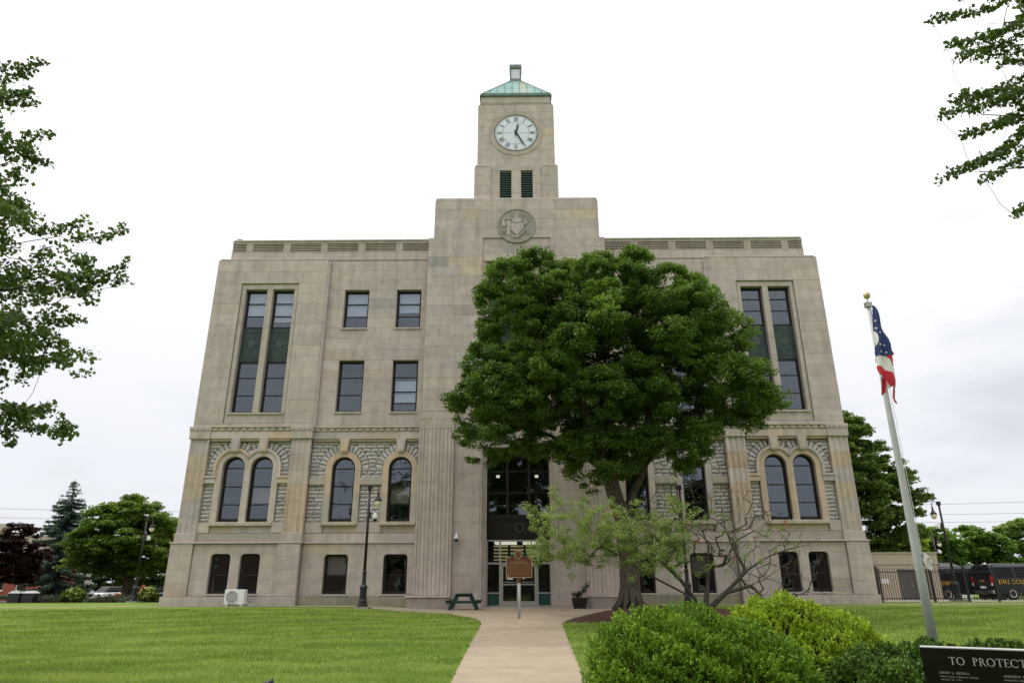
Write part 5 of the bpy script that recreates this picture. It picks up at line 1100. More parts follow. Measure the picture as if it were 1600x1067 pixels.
# ================================================================== STREET LAMPS
def lamp(label, x, y, h, side=1, camera=1, first=[None], ang=0):
    z = H(x, y)
    if first[0] is not None:
        o = copy_tree(first[0]); o.location = (x, y, z); o['label'] = label; o.scale = (1, 1, h / 5.35); o.rotation_euler = (0, 0, 0 if side > 0 else math.pi); return o
    t = thing('street_lamp', label, 'street lamp', (0, 0, 0), 'black crook-arm street lamps'); t['_org'] = (0, 0, 0)
    MB((.33, .29, .24)).box(-.33, .33, -.33, .33, -.1, .10).build('footing', CONC, t)
    mb = MB(); mb.lathe([(.25, .10), (.25, .17), (.20, .2), (.19, .34), (.16, .40), (.16, .85), (.18, .88), (.18, .92), (.13, .97), (.095, 1.05), (.085, 1.45), (.105, 1.48), (.105, 1.54), (.075, 1.58)], n=16); mb.build('base', BLACKP, t, smooth=False)
    mb = MB(); mb.tube([(0, 0, 1.5), (0, 0, 3.5), (0, 0, 5.2)], [.072, .062, .055], 14); mb.build('pole', BLACKP, t, smooth=True)
    MB().box(-.085, .085, -.085, .085, 5.08, 5.3).build('pole_cap', BLACKP, t)
    arm = [(.05, 0, 5.16)] + [(.20 + .16 * math.cos(a) * -1 + .06, 0, 5.14 + .17 * math.sin(a)) for a in np.linspace(.3, math.pi - .2, 8)] + [(.42, 0, 5.02)]
    MB().tube(arm, .022, 8).build('arm', BLACKP, t, smooth=True)
    MB().lathe([(.03, 5.05), (.045, 5.0), (.05, 4.86), (.09, 4.74), (.17, 4.65), (.18, 4.60), (.15, 4.59)], cx=.42, n=16).build('lamp_shade', BLACKP, t, smooth=True)
    MB().lathe([(.14, 4.60), (.165, 4.54), (.15, 4.44), (.10, 4.36), (.03, 4.33)], cx=.42, n=16).build('globe', GLOBE, t, smooth=True)
    cmb = MB(); cmb.box(.05, .13, -.06, .06, 3.82, 4.12); cmb.build('bracket', BLACKP, t)
    c = MB(); c.tube([(.12, 0, 4.07), (.28, 0, 4.1), (.34, 0, 4.0)], .022, 8); c.lathe([(.05, 4.06), (.12, 3.98), (.13, 3.86), (.11, 3.80)], cx=.33, n=14); c = c.build('camera', WHITE, t, smooth=True)
    MB().lathe([(.10, 3.80), (.085, 3.74), (.04, 3.70)], cx=.33, n=12).build('camera_dome', BLACKG, c, smooth=True)
    t.location = (x, y, z); t.scale = (1, 1, h / 5.35); t.rotation_euler = (0, 0, 0 if side > 0 else math.pi)
    first[0] = t; return t
lamp('black street lamp with white camera on the lawn left of the entrance', -7.02, 33.0, 5.55)
lamp('black street lamp in the shrub bed left of the courthouse', -24.85, 47.0, 5.45)
lamp('black street lamp behind the crab apple, in front of the right wing', 7.95, 34.0, 5.6, -1)
lamp('black street lamp standing at the iron fence beside the vans', 25.0, 41.6, 5.6, -1)
lamp('smaller looking black street lamp farther back behind the fence and flagpole', 35.0, 60, 5.4, 1)

# ================================================================== FLAGPOLE AND FLAG
fx, fy = 7.23, 13.0; fp = thing('flagpole', 'tall grey flagpole with gold ball behind the granite monument', 'flagpole', (fx, fy, 0))
MB().tube([(fx, fy, -.02), (fx, fy, 2.2), (fx, fy, 4.6), (fx, fy, 7.0)], [.078, .074, .055, .038], 20).build('pole', POLEM, fp, smooth=True)
MB().lathe([(.10, 0), (.16, .01), (.16, .04), (.09, .09)], fx, fy, 20).build('flash_collar', POLEM, fp, smooth=True)
MB().box(fx - .07, fx + .05, fy - .05, fy + .05, 6.93, 7.03).build('truck', ALU, fp)
MB().tube([(fx, fy, 7.02), (fx, fy, 7.14)], .012, 8).build('spindle', POLEM, fp)
MB().lathe([(.005, 7.11)] + [(.065 * math.sin(a), 7.19 - .08 * math.cos(a)) for a in np.linspace(.2, math.pi - .2, 9)] + [(.005, 7.27)], fx, fy, 16).build('ball', GOLD, fp, smooth=True)
mb = MB()
for q in range(4): mb.tube([(fx + .11 + .05 * math.cos(a) + .01 * q, fy - .06 - .01 * q, 2.0 + .11 * math.sin(a) - .02 * q) for a in np.linspace(0, 5.8, 14)], .008, 5)
mb.tube([(fx + .07, fy - .05, 2.1), (fx + .075, fy - .05, 4.5), (fx + .05, fy - .05, 6.9)], .005, 4); mb.build('halyard', WHITE, fp, kind='stuff')
MB().box(fx + .06, fx + .10, fy - .07, fy - .03, 1.9, 2.1).build('cleat', ALU, fp)
fl = thing('flag', 'limp blue, red and white swallow-tailed flag with white stars on the flagpole', 'flag', (fx, fy - .1, 5.8))
def cloth(name, pts, m, y=0, ph=0, parent=None):
    """outline in x,z filled with a folded sheet that has thickness"""
    p = dense(pts, 3); p2 = np.array(p); lo, hi = p2.min(0), p2.max(0); step = .012; gx = np.arange(lo[0] - step, hi[0] + step * 2, step); gz = np.arange(lo[1] - step, hi[1] + step * 2, step * 1.6); V = []; Fs = []; idx = {}
    def Yf(x, z): return fy - .12 + y + .030 * math.sin((x - .14 * (z - 6) + ph) * 32) + .012 * math.sin(z * 9 + ph)
    for j in range(len(gz) - 1):
        for i in range(len(gx) - 1):
            c = np.array([[gx[i] + step / 2, gz[j] + step * .8]])
            if not in_poly(c, p2)[0]: continue
            q = []
            for a, b in ((i, j), (i + 1, j), (i + 1, j + 1), (i, j + 1)):
                if (a, b) not in idx: 
                    X, Z = float(gx[a]), float(gz[b])
                    if not in_poly(np.array([[X, Z]]), p2)[0]:
                        best = None
                        for e_ in range(len(p2)):
                            A_, B_ = p2[e_], p2[(e_ + 1) % len(p2)]; ab = B_ - A_; t_ = np.clip(((np.array([X, Z]) - A_) @ ab) / (ab @ ab + 1e-9), 0, 1); Q = A_ + t_ * ab; dd = np.linalg.norm(Q - (X, Z))
                            if best is None or dd < best[0]: best = (dd, Q)
                        X, Z = float(best[1][0]), float(best[1][1])
                    idx[(a, b)] = len(V); V.append((X, Yf(X, Z), Z))
                q.append(idx[(a, b)])
            Fs.append(tuple(q))
    mb = MB(); mb.add(V, Fs); n_ = len(V); mb.add([(a, b + .006, c) for a, b, c in V], [tuple(reversed(f)) for f in Fs]); o = mb.build(name, m, parent, smooth=True)
    return Yf
Y1 = cloth('blue_field', [(7.25, 6.93), (7.3, 6.86), (7.35, 6.5), (7.41, 6.23), (7.44, 5.97), (7.44, 5.8), (7.37, 5.83), (7.23, 5.84), (7.12, 5.84), (7.15, 6.13), (7.19, 6.47), (7.22, 6.74)], FLAGB, 0, 0, fl)
cloth('white_stripe', [(7.12, 5.842), (7.32, 5.842), (7.4, 5.74), (7.43, 5.61), (7.42, 5.32), (7.39, 5.19), (7.39, 5.45), (7.27, 5.54), (7.12, 5.65)], FLAGW, 0, 0, fl)
cloth('red_stripe', [(7.32, 5.842), (7.42, 5.842), (7.44, 5.8), (7.42, 5.62), (7.38, 5.75)], FLAGR, -.012, 0, fl)
cloth('red_stripe', [(7.11, 5.65), (7.27, 5.545), (7.39, 5.45), (7.4, 5.24), (7.3, 5.21), (7.23, 5.32), (7.15, 5.41), (7.1, 5.48)], FLAGR, -.004, 0, fl)
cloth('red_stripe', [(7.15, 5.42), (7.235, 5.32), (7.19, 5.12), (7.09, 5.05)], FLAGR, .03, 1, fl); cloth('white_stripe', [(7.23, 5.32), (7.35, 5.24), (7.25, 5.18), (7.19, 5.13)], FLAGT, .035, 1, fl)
cloth('red_stripe', [(7.37, 5.25), (7.39, 5.2), (7.36, 5.02), (7.37, 4.88), (7.35, 4.89), (7.32, 5.03)], FLAGR, .03, 2, fl); cloth('blue_field', [(7.38, 6.30), (7.44, 6.13), (7.48, 6.0), (7.44, 5.9), (7.40, 5.97)], FLAGB, .05, 2, fl); cloth('red_stripe', [(7.44, 6.03), (7.48, 6.01), (7.51, 5.9), (7.42, 5.85)], FLAGR, .06, 2, fl)
cloth('white_disc', [(7.18, 6.37), (7.21, 6.34), (7.225, 6.27), (7.21, 6.15), (7.17, 6.07), (7.15, 6.05), (7.155, 6.2)], FLAGW, -.008, 0, fl)
for x, z in ((7.235, 6.59), (7.225, 6.43), (7.275, 6.33), (7.22, 6.07), (7.32, 6.07), (7.22, 5.93), (7.335, 5.92)):
    pts = [(x + (.026 if q % 2 == 0 else .010) * math.sin(q * math.pi / 5 + .2), z + (.030 if q % 2 == 0 else .012) * math.cos(q * math.pi / 5 + .2)) for q in range(10)]
    mb = MB(); mb.add([(a, Y1(a, b) - .006, b) for a, b in pts] + [(x, Y1(x, z) - .007, z)], [(q, (q + 1) % 10, 10) for q in range(10)]); mb.build('star', FLAGW, fl)

# ================================================================== GRANITE MONUMENT
mon = thing('granite_monument', 'polished black granite memorial slab engraved TO PROTECT at the lower right', 'monument', (5.36, 10.0, 0)); mon['_org'] = (0, 0, 0)
mon.rotation_euler = (0, 0, math.atan2(-.6, .98)); Lm = 3.3
MB().cbox(0, Lm, 0, .2, .0, .80, .004).build('slab', BLACKG, mon); MB().box(0, Lm, .004, .196, .8005, .812).build('top_edge', GRANT, mon); MB().box(-.1, Lm + .1, -.1, .3, -.05, .09).build('base', GRANT, mon)
def glyph(mb, ch, x, z, h):
    """classical capitals drawn as strokes with serifs; returns advance"""
    t = h * .15; s_ = h * .07; Y0, Y1_ = -.004, .002; th = h * .055
    def bar(x0, x1, z0, z1): mb.box(x + x0 * h, x + x1 * h, Y0, Y1_, z + z0 * h, z + z1 * h)
    def ring(cx_, cz_, rx, rz, a0, a1, w0=.10):
        pi, po = [], []
        for a in np.linspace(a0, a1, 16):
            wv = w0 * (.55 + .55 * abs(math.cos(a))); po.append((x + (cx_ + rx * math.cos(a)) * h, z + (cz_ + rz * math.sin(a)) * h)); pi.append((x + (cx_ + (rx - wv) * math.cos(a)) * h, z + (cz_ + (rz - wv * .75) * math.sin(a)) * h))
        mb.strip(pi, po, Y0, Y1_)
    def stem(cx_): bar(cx_ - .07, cx_ + .07, 0, 1); bar(cx_ - .14, cx_ + .14, 0, .045); 
    if ch == 'T': stem(.4); bar(0, .8, .94, 1); bar(0, .05, .80, 1); bar(.75, .8, .80, 1); return .86
    if ch == 'O': ring(.5, .5, .5, .52, 0, 2 * math.pi, .14); return 1.1
    if ch == 'C': ring(.5, .5, .5, .52, rad(42), rad(318), .14); bar(.84, .88, .66, .9); return .98
    if ch in 'PR':
        stem(.16); bar(.02, .3, .955, 1); ring(.26, .74, .34, .26, -math.pi / 2, math.pi / 2, .12); bar(.16, .28, .95, 1.0); bar(.16, .28, .48, .53)
        if ch == 'R': mb.poly([(x + .30 * h, z + .5 * h), (x + .44 * h, z + .5 * h), (x + .84 * h, z + .0), (x + .66 * h, z)], Y0, Y1_); bar(.62, .9, 0, .04); return .88
        return .72
    if ch == 'E': stem(.16); bar(.02, .62, .95, 1); bar(.02, .66, 0, .05); bar(.2, .52, .49, .54); bar(.58, .62, .82, 1); bar(.62, .66, 0, .2); bar(.49, .52, .43, .60); return .72
    return .55
x = .31; hh_ = .092
for ch in 'TO PROTECT':
    if ch == ' ': x += .075; continue
    mb = MB(); adv = glyph(mb, ch, x, .607, hh_); mb.build('letter', LETTER, mon); x += adv * hh_ * 1.02
for (tx, xx, zz, sz) in (('LEROY L. BEDELL', .17, .497, .036), ('OHIO STATE HIGHWAY PATROL', .175, .455, .024), ('AUGUST 20, 1973', .18, .42, .024), ('ANDREW S.', .87, .490, .036), ('SANDUSKY POLICE', .87, .45, .024)):
    o = text_mesh(mon, 'engraved_line', tx, sz, LETTER, mon, (xx, -.002, zz), ext=.002, align='LEFT', spacing=1.25)

# ================================================================== HISTORICAL MARKER
mk = thing('historical_marker', 'brown historical marker on a grey post in front of the entrance doors', 'marker', (.06, 27.5, .47)); mk['_org'] = (.06, 27.5, 0); mk.location = (.06, 27.5, 0)
X0, X1, Z0, Z1 = -.445, .555, 1.86, 2.62
prof = [(X0, Z0), (X1, Z0 + .0), (X1, Z1 + .03), (.36, Z1 + .05), (.25, Z1), (-.17, Z1), (-.26, Z1 + .02), (X0, Z1)]
MB().poly(prof, 27.46, 27.50).build('plate', BROWN, mk)
mb = MB(); fr_ = .028
mb.box(X0, X1, 27.44, 27.46, Z0, Z0 + fr_); mb.box(X0, X0 + fr_, 27.44, 27.46, Z0 + fr_, Z1); mb.box(X1 - fr_, X1, 27.44, 27.46, Z0 + fr_, Z1 + .03); mb.box(.36, X1 - fr_, 27.44, 27.46, Z1 + .0, Z1 + .03); mb.box(X0 + fr_, -.26, 27.44, 27.46, Z1 - .03, Z1); mb.box(X0 + .05, X1 - .05, 27.445, 27.46, 2.365, 2.375); mb.build('raised_border', BUFF, mk)
crest = [(-.12, 2.86), (-.06, 2.83), (.03, 2.85), (.10, 2.83), (.17, 2.86), (.17, 2.70), (.13, 2.60), (.03, 2.52), (-.08, 2.59), (-.12, 2.70)]
MB().poly(crest, 27.43, 27.49).build('crest', BUFF, mk); cxm = .025; MB().poly([(cxm + (a - cxm) * .8, 2.7 + (b - 2.7) * .82) for a, b in crest], 27.42, 27.43).build('crest_field', BROWN, mk)
for sg in (-1, 1): MB().poly([(cxm + sg * .14, 2.75), (cxm + sg * .24, 2.72), (cxm + sg * .36, 2.66), (cxm + sg * .25, 2.62), (cxm + sg * .15, 2.61)], 27.44, 27.49).build('laurel_leaf', DGREEN, mk)
text_mesh(None, 'title_line', 'SITE OF', .085, BUFF, mk, (cxm - .06, 27.455 - 27.5, 2.435)); text_mesh(None, 'title_line', 'ERIE COUNTY OFFICE', .072, BUFF, mk, (cxm - .06, 27.455 - 27.5, 2.385))
mb = MB()
for q in range(11):
    z = 2.33 - q * .038; x = X0 + .06
    while x < X1 - .1:
        w_ = RU(.02, .07); mb.box(x, min(x + w_, X1 - .06), 27.452, 27.46, z - .008, z + .008); x += w_ + .014
mb.build('small_print', mat('raised_small_print', (.30, .15, .06), rough=.6), mk, kind='stuff')
MB().poly([(X0 + .09 + .035 * math.cos(a), Z0 + .075 + .035 * math.sin(a)) for a in np.arange(0, 6.2, .6)], 27.44, 27.46).build('roundel', BUFF, mk)
MB().tube([(.055, 27.5, .4), (.055, 27.5, 1.75)], .048, 12).build('post', POLEM, mk, smooth=True); MB().lathe([(.055, 1.68), (.07, 1.70), (.07, 1.80), (.10, 1.86)], .055, 27.5, 12).build('socket', BROWN, mk)

# ================================================================== SMALL THINGS AT THE WALL
def P3(mb, a, b, w_, d): 
    """board from a to b (x,y,z), width w_ in y, thickness d"""
    a, b = Vector(a), Vector(b); u = (b - a).normalized(); s_ = Vector((0, 1, 0)); n_ = u.cross(s_).normalized(); vs = []
    for p in (a, b):
        for i, j in ((-1, -1), (1, -1), (1, 1), (-1, 1)): vs.append(p + s_ * i * w_ / 2 + n_ * j * d / 2)
    mb.add(vs, [(0, 1, 2, 3), (7, 6, 5, 4), (0, 4, 5, 1), (1, 5, 6, 2), (2, 6, 7, 3), (3, 7, 4, 0)])
px, py = -2.62, 35.5; pz = H(px, py) + .015; pic = thing('picnic_table', 'dark green wooden picnic table left of the entrance', 'picnic table', (px, py, pz))
for i in range(5): MB().box(px - .37 + i * .15, px - .37 + i * .15 + .14, py - .9, py + .9, pz + .70, pz + .74).build('tabletop_board', WOODG, pic)
for sg in (-1, 1):
    for i in range(2): c = px + sg * (.62 + i * .15); MB().box(c - .07, c + .07, py - .9, py + .9, pz + .40, pz + .44).build('seat_board', WOODG, pic)
for yy_ in (py - .62, py + .62):
    for sg in (-1, 1): mb = MB(); P3(mb, (px + sg * .30, yy_, pz + .70), (px + sg * .66, yy_, pz), .045, .12); mb.build('leg', WOODG, pic)
    MB().box(px - .36, px + .36, yy_ + .025, yy_ + .065, pz + .60, pz + .695).build('crossbar', WOODG, pic); MB().box(px - .82, px + .82, yy_ + .025, yy_ + .065, pz + .30, pz + .395).build('crossbar', WOODG, pic)
ax_, ay_ = -14.93, 36.95; az = H(-14.4, 37) + .02; ac = thing('air_conditioner', 'white outdoor air-conditioner unit under the left pavilion windows', 'air conditioner', (-14.42, 37.1, az))
MB().cbox(ax_, ax_ + 1.02, ay_, ay_ + .36, az + .06, az + .78, .02).build('casing', WHITE, ac)
for q in (0.1, .82): MB().box(ax_ + q, ax_ + q + .1, ay_, ay_ + .36, az - .05, az + .06).build('foot', WHITE, ac)
MB().strip(arc(ax_ + .40, az + .42, .30, 0, 6.2832, 28), arc(ax_ + .40, az + .42, .33, 0, 6.2832, 28), ay_ - .03, ay_ + .01).build('fan_ring', WHITE, ac)
fan = MB().poly(arc(ax_ + .40, az + .42, .30, 0, 6.2832, 28)[:-1], ay_ - .006, ay_ + .001).build('fan_well', mat('fan_well_grey', (.12, .12, .12)), ac)
mb = MB()
for r in np.arange(.05, .30, .036): mb.strip(arc(ax_ + .40, az + .42, r, 0, 6.2832, 24), arc(ax_ + .40, az + .42, r + .012, 0, 6.2832, 24), ay_ - .025, ay_ - .015)
for a in np.arange(0, 6.28, .785): mb.poly([(ax_ + .4 + math.cos(a) * r + math.sin(a) * t, az + .42 + math.sin(a) * r - math.cos(a) * t) for r, t in ((.03, -.008), (.30, -.008), (.30, .008), (.03, .008))], ay_ - .028, ay_ - .022)
mb.build('fan_grille', WHITE, ac, kind='stuff')
MB().tube([(ax_ + 1.02, ay_ + .2, az + .2), (ax_ + 1.12, ay_ + .2, az + .15), (ax_ + 1.25, ay_ + .3, az + .02), (ax_ + 1.4, 37.75, az + .05)], .022, 6).build('pipe', WHITE, ac)
qx, qy = 3.1, 36.75; qz = H(qx, qy) + .015; pp = thing('planter', 'black square planter box against the wall right of the doors', 'planter', (qx, qy, qz))
MB().add([(qx - .30, qy - .25, qz), (qx + .30, qy - .25, qz), (qx + .30, qy + .25, qz), (qx - .30, qy + .25, qz), (qx - .38, qy - .32, qz + .5), (qx + .38, qy - .32, qz + .5), (qx + .38, qy + .32, qz + .5), (qx - .38, qy + .32, qz + .5)], [(0, 1, 5, 4), (1, 2, 6, 5), (2, 3, 7, 6), (3, 0, 4, 7), (4, 5, 6, 7)]).build('box', BLACKP, pp)
MB().box(qx - .34, qx + .34, qy - .28, qy + .28, qz + .501, qz + .52).build('soil', MULCH, pp)
pl2 = thing('potted_plant', 'dark leafy plant leaning out of the black planter', 'plant', (qx, qy, qz + .52)); g = np.random.default_rng(3)
Cn = np.array([(qx - .3 + .75 * u + g.normal(0, .05), qy + g.normal(0, .12), qz + .58 + .5 * max(0, u - .5) * 2 + g.uniform(0, .12)) for u in np.linspace(0, 1, 34)]); P, tn = around(Cn, g.random(34), 22, .12, .8, 3); leaves('leaves', P, LEAF, pl2, .075, .6, (.015, .035, .01), (.04, .07, .02), lobe=tn)
MB().tube([(qx, qy, qz + .5), (qx + .15, qy, qz + .75), (qx + .4, qy, qz + 1.05)], .015, 5).build('stem', BARK, pl2)
sc_ = thing('security_camera', 'white dome security camera on the stone wall left of the entrance', 'camera', (-3.25, 37.85, 3.95)); sx, sy, sz_ = -3.25, 37.62, 3.95
MB().box(sx - .06, sx + .06, 37.80, 37.86, sz_ + .05, sz_ + .28).build('bracket', WHITE, sc_); MB().tube([(sx, 37.82, sz_ + .2), (sx, 37.66, sz_ + .2), (sx, sy, sz_ + .1)], .03, 8).build('arm', WHITE, sc_); MB().lathe([(.05, sz_ + .14), (.11, sz_ + .08), (.12, sz_ - .05)], sx, sy, 16).build('housing', WHITE, sc_, smooth=True); MB().lathe([(.112, sz_ - .052), (.10, sz_ - .13), (.05, sz_ - .18)], sx, sy, 14).build('dome', BLACKG, sc_, smooth=True)
# gull on the parapet corner
gx_, gy_, gz_ = -17.55, 38.6, 22.1; gu = thing('gull', 'small grey and white gull on the left parapet corner', 'bird', (gx_, gy_, gz_))
MB().lathe([(.01, -.24), (.05, -.18), (.09, -.05), (.095, .05), (.06, .16), (.035, .2)], n=12)
mb = MB(); mb.tube([(gx_ + .26, gy_, gz_ + .13), (gx_ + .1, gy_, gz_ + .17), (gx_ - .05, gy_, gz_ + .2), (gx_ - .14, gy_, gz_ + .27), (gx_ - .17, gy_, gz_ + .33), (gx_ - .21, gy_, gz_ + .34)], [.015, .06, .085, .06, .045, .02], 10); mb.build('body', WHITE, gu, smooth=True)
for sg in (-1, 1):
    MB().tube([(gx_ - .06, gy_ + sg * .07, gz_ + .21), (gx_ + .1, gy_ + sg * .075, gz_ + .19), (gx_ + .3, gy_ + sg * .03, gz_ + .15)], [.03, .045, .008], 6).build('wing', mat('gull_grey', (.35, .36, .38)), gu, smooth=True); MB().tube([(gx_ - .02, gy_ + sg * .03, gz_), (gx_ - .02, gy_ + sg * .03, gz_ + .14)], .008, 5).build('leg', BUFF, gu)
MB().tube([(gx_ - .20, gy_, gz_ + .335), (gx_ - .26, gy_, gz_ + .325)], [.014, .004], 5).build('beak', GOLDL, gu)
# black finned ground light at the lower edge of the lawn
lx, ly = -4.05, 12.25; ld = thing('ground_floodlight', 'black ribbed floodlight just showing at the bottom edge of the lawn', 'floodlight', (lx, ly, 0))
mb = MB(); mb.tube([(lx - .12, ly, .06), (lx - .02, ly, .10), (lx + .06, ly, .115)], [.03, .055, .06], 12); mb.build('housing', BLACKP, ld, smooth=True)
for q in range(5): MB().tube([(lx - .08 + q * .035, ly, .07 + q * .012), (lx - .07 + q * .035, ly, .073 + q * .012)], .068, 12).build('cooling_fin', BLACKP, ld)
MB().box(lx - .02, lx + .02, ly - .02, ly + .02, -.02, .07).build('stake', BLACKP, ld)

# ================================================================== RIGHT: ANNEX, FENCE, VANS
an = thing('annex', 'low beige flat-roofed annex with grey double doors right of the courthouse', 'annex', (22.5, 48, .4))
mb = MB((.50, .42, .32)); 
for a, b, c, d in ((18.45, 24.15, .3, 2.75), (26.05, 26.75, .3, 2.75), (24.15, 26.05, 2.45, 2.75)): mb.box(a, b, 46.0, 46.3, c, d)
mb.box(26.5, 26.75, 46.3, 54, .3, 2.75); mb.box(18.45, 26.7, 53.7, 54, .3, 2.75); mb.build('wall', STUCCO, an); MB().box(18.4, 26.8, 45.94, 54.1, 2.752, 3.42).build('fascia', STUCCO, an); MB().box(18.35, 26.86, 45.88, 54.15, 3.42, 3.5).build('coping', STUCCO, an)
GDOOR = mat('grey_door', (.10, .10, .095), rough=.6, noise=.08)
for x0, x1 in ((24.17, 25.10), (25.12, 26.03)): 
    d_ = MB().box(x0, x1, 46.1, 46.15, .5, 2.43).build('door', GDOOR, an); MB().box(x1 - .12 if x0 < 25 else x0 + .06, x1 - .06 if x0 < 25 else x0 + .12, 46.05, 46.1, 1.35, 1.55).build('handle', CHROME, d_)
MB().box(23.0, 23.5, 45.96, 46.0, 1.6, 1.9).build('notice_box', WHITE, an)
fe = thing('iron_fence', 'black iron picket fence beside the courthouse corner', 'fence', (20.2, 40.9, .6)); FYY = 40.9
def fz_(x): return H(x, FYY)
for x in (20.25, 23.3, 25.2, 26.85, 29.4): MB().box(x - .05, x + .05, FYY - .05, FYY + .05, fz_(x) - .05, 2.50).build('post', BLACKP, fe); MB().add([(x - .06, FYY - .06, 2.50), (x + .06, FYY - .06, 2.50), (x + .06, FYY + .06, 2.50), (x - .06, FYY + .06, 2.50), (x, FYY, 2.58)], [(0, 1, 4), (1, 2, 4), (2, 3, 4), (3, 0, 4)]).build('post_cap', BLACKP, fe)
MB().box(20.36, 20.42, FYY - .04, FYY + .04, .62, 2.45).build('gate_stile', BLACKP, fe)
for z in (.82, 2.22): MB().box(20.25, 32.5, FYY - .018, FYY + .018, z - .02, z + .02).build('rail', BLACKP, fe)
src = None; x = 20.5
while x < 32.4:
    if src is None: src = MB().box(-.011, .011, -.011, .011, 0, 1.72).add([(-.011, -.011, 1.72), (.011, -.011, 1.72), (.011, .011, 1.72), (-.011, .011, 1.72), (0, 0, 1.78)], [(0, 1, 4), (1, 2, 4), (2, 3, 4), (3, 0, 4)]).build('picket', BLACKP, fe, org=(0, 0, 0), loc=(x - 20.2, 0, .68 - .6))
    else: o = src.copy(); COL.objects.link(o); o.location = (x - 20.2, 0, .68 - .6)
    x += .135
def loft(mb, st, tint=None):
    """st: list of (x, list of (y,z)) closed sections"""
    n_ = len(st[0][1]); V = [(x, y, z) for x, sec in st for y, z in sec]; Fs = [(i * n_ + k, (i + 1) * n_ + k, (i + 1) * n_ + (k + 1) % n_, i * n_ + (k + 1) % n_) for i in range(len(st) - 1) for k in range(n_)]
    Fs += [tuple(range(n_)), tuple(reversed(range((len(st) - 1) * n_, len(st) * n_)))]; mb.add(V, Fs, tint)
def wheel(root, x, y, r, face=-1):
    w_ = MB().lathe([(r * .6, -.11), (r * .93, -.11), (r, -.07), (r, .07), (r * .93, .11), (r * .6, .11)], n=20); w_.v = [(x + a, y + c, r + b) for a, b, c in w_.v]; o = w_.build('wheel', RUBBER, root, org=(0, 0, 0), smooth=True)
    h_ = MB().lathe([(.03, .0), (r * .25, .01), (r * .6, -.02), (r * .62, .05)], n=14); h_.v = [(x + a, y + face * .10 - face * .0 + c * face * -1, r + b) for a, b, c in h_.v]; h_.build('rim', CHROME, o, org=(0, 0, 0))
def van(label, x, y, lettering, rack=True):
    z = H(x, y) + .012; t = thing('police_van', label, 'van', (x, y, z), 'dark police vans'); t['_org'] = (0, 0, 0); W = 1.0
    def sec(w_, zl, zb, zr, wr): return [(-w_, zl), (w_, zl), (w_, zb), (wr + .04, zr - .12), (wr - .1, zr), (-wr + .1, zr), (-wr - .04, zr - .12), (-w_, zb)]
    mb = MB(); loft(mb, [(0, sec(.94, .5, 1.15, 1.98, .80)), (.06, sec(.99, .36, 1.2, 2.04, .84)), (1.5, sec(1.0, .34, 1.2, 2.06, .86)), (3.6, sec(1.0, .34, 1.2, 2.04, .86)), (4.15, sec(1.0, .34, 1.2, 1.9, .8)), (4.7, sec(1.0, .34, 1.12, 1.25, .85)), (5.35, sec(.96, .36, 1.0, 1.10, .8)), (5.5, sec(.88, .42, .9, .98, .7))]); mb.build('body', NAVY, t)
    def pane(x0, x1, z0=1.26, z1=1.86):
        f = lambda zz: -(1.0 + (.90 - 1.0) * (zz - 1.2) / .76) - .006
        MB().add([(x0, f(z0), z0), (x1, f(z0), z0), (x1, f(z1), z1), (x0, f(z1), z1)], [(0, 1, 2, 3)]).build('side_window', BLACKG, t)
    for a, b in ((.25, 1.35), (1.45, 2.55), (2.65, 3.5)): pane(a, b)
    for sg in (-1, 1):
        a, b = sorted((sg * .04, sg * .86)); d_ = MB().box(a, b, -.0, .0, 0, 0); MB().add([(-.012, a, .62), (-.012, b, .62), (-.012, b * .93, 1.88), (-.012, a * .93 if abs(a) > .1 else a, 1.88)], [(3, 2, 1, 0)]).build('rear_door', NAVY, t)
        MB().add([(-.02, a + .06, 1.28), (-.02, b - .08, 1.28), (-.02, b - .12, 1.80), (-.02, a + .08, 1.80)], [(3, 2, 1, 0)]).build('rear_window', BLACKG, t)
        a, b = sorted((sg * .84, sg * .98)); MB().box(-.03, .16, a, b + .012 if sg > 0 else b, .95, 1.38).build('tail_light', REDL, t); MB().box(-.035, .0, a, b, .82, .945).build('reverse_light', WHITE, t)
    MB().box(.02, .14, -1.012, -1.0, 1.0, 1.38).build('tail_light_side', REDL, t)
    MB().box(-.14, .04, -.96, .96, .38, .56).build('bumper', CHROME, t); MB().box(-.03, -.01, -.25, .25, .66, .80).build('number_plate', WHITE, t)
    for xx in (1.05, 4.55):
        for sg in (-1, 1): wheel(t, xx, sg * .90, .36, sg)
    MB().box(.12, 3.8, -.80, -.76, 2.05, 2.09).build('roof_rail', ALU, t)
    text_mesh(None, 'side_lettering', lettering, .34, GOLDL, t, (.32, -1.012, .92), align='LEFT', ext=.003, spacing=1.05)
    o = text_mesh(None, 'rear_lettering', 'POLICE', .14, GOLDL, t, (-.02, .45, 1.06), rot=(rad(90), 0, rad(-90)), align='CENTER', ext=.003); o.location = (-.02, 0, 1.06)
    MB().lathe([(.08, 2.06), (.08, 2.12), (.03, 2.15)], .2, -.3, 10).build('roof_beacon', WHITE, t)
    return t
van('dark police van with gold side lettering, cut off by the right edge', 28.75, 45.0, 'ERIE COUNTY')
van('dark police van with gold side lettering, partly hidden behind the nearer van', 26.55, 47.9, 'SHERIFF')
wh = thing('white_house', 'white clapboard house seen through the fence behind the annex', 'house', (40, 76, .1))
MB().box(36.5, 46, 74, 80, 0, 2.75).build('wall', WHITE, wh); MB().add([(36.2, 73.7, 2.75), (46.3, 73.7, 2.75), (46.3, 80.3, 2.75), (36.2, 80.3, 2.75), (36.2, 77, 3.7), (46.3, 77, 3.7)], [(0, 1, 5, 4), (2, 3, 4, 5), (0, 4, 3), (1, 2, 5)]).build('roof', mat('shingle_grey', (.12, .12, .12)), wh)
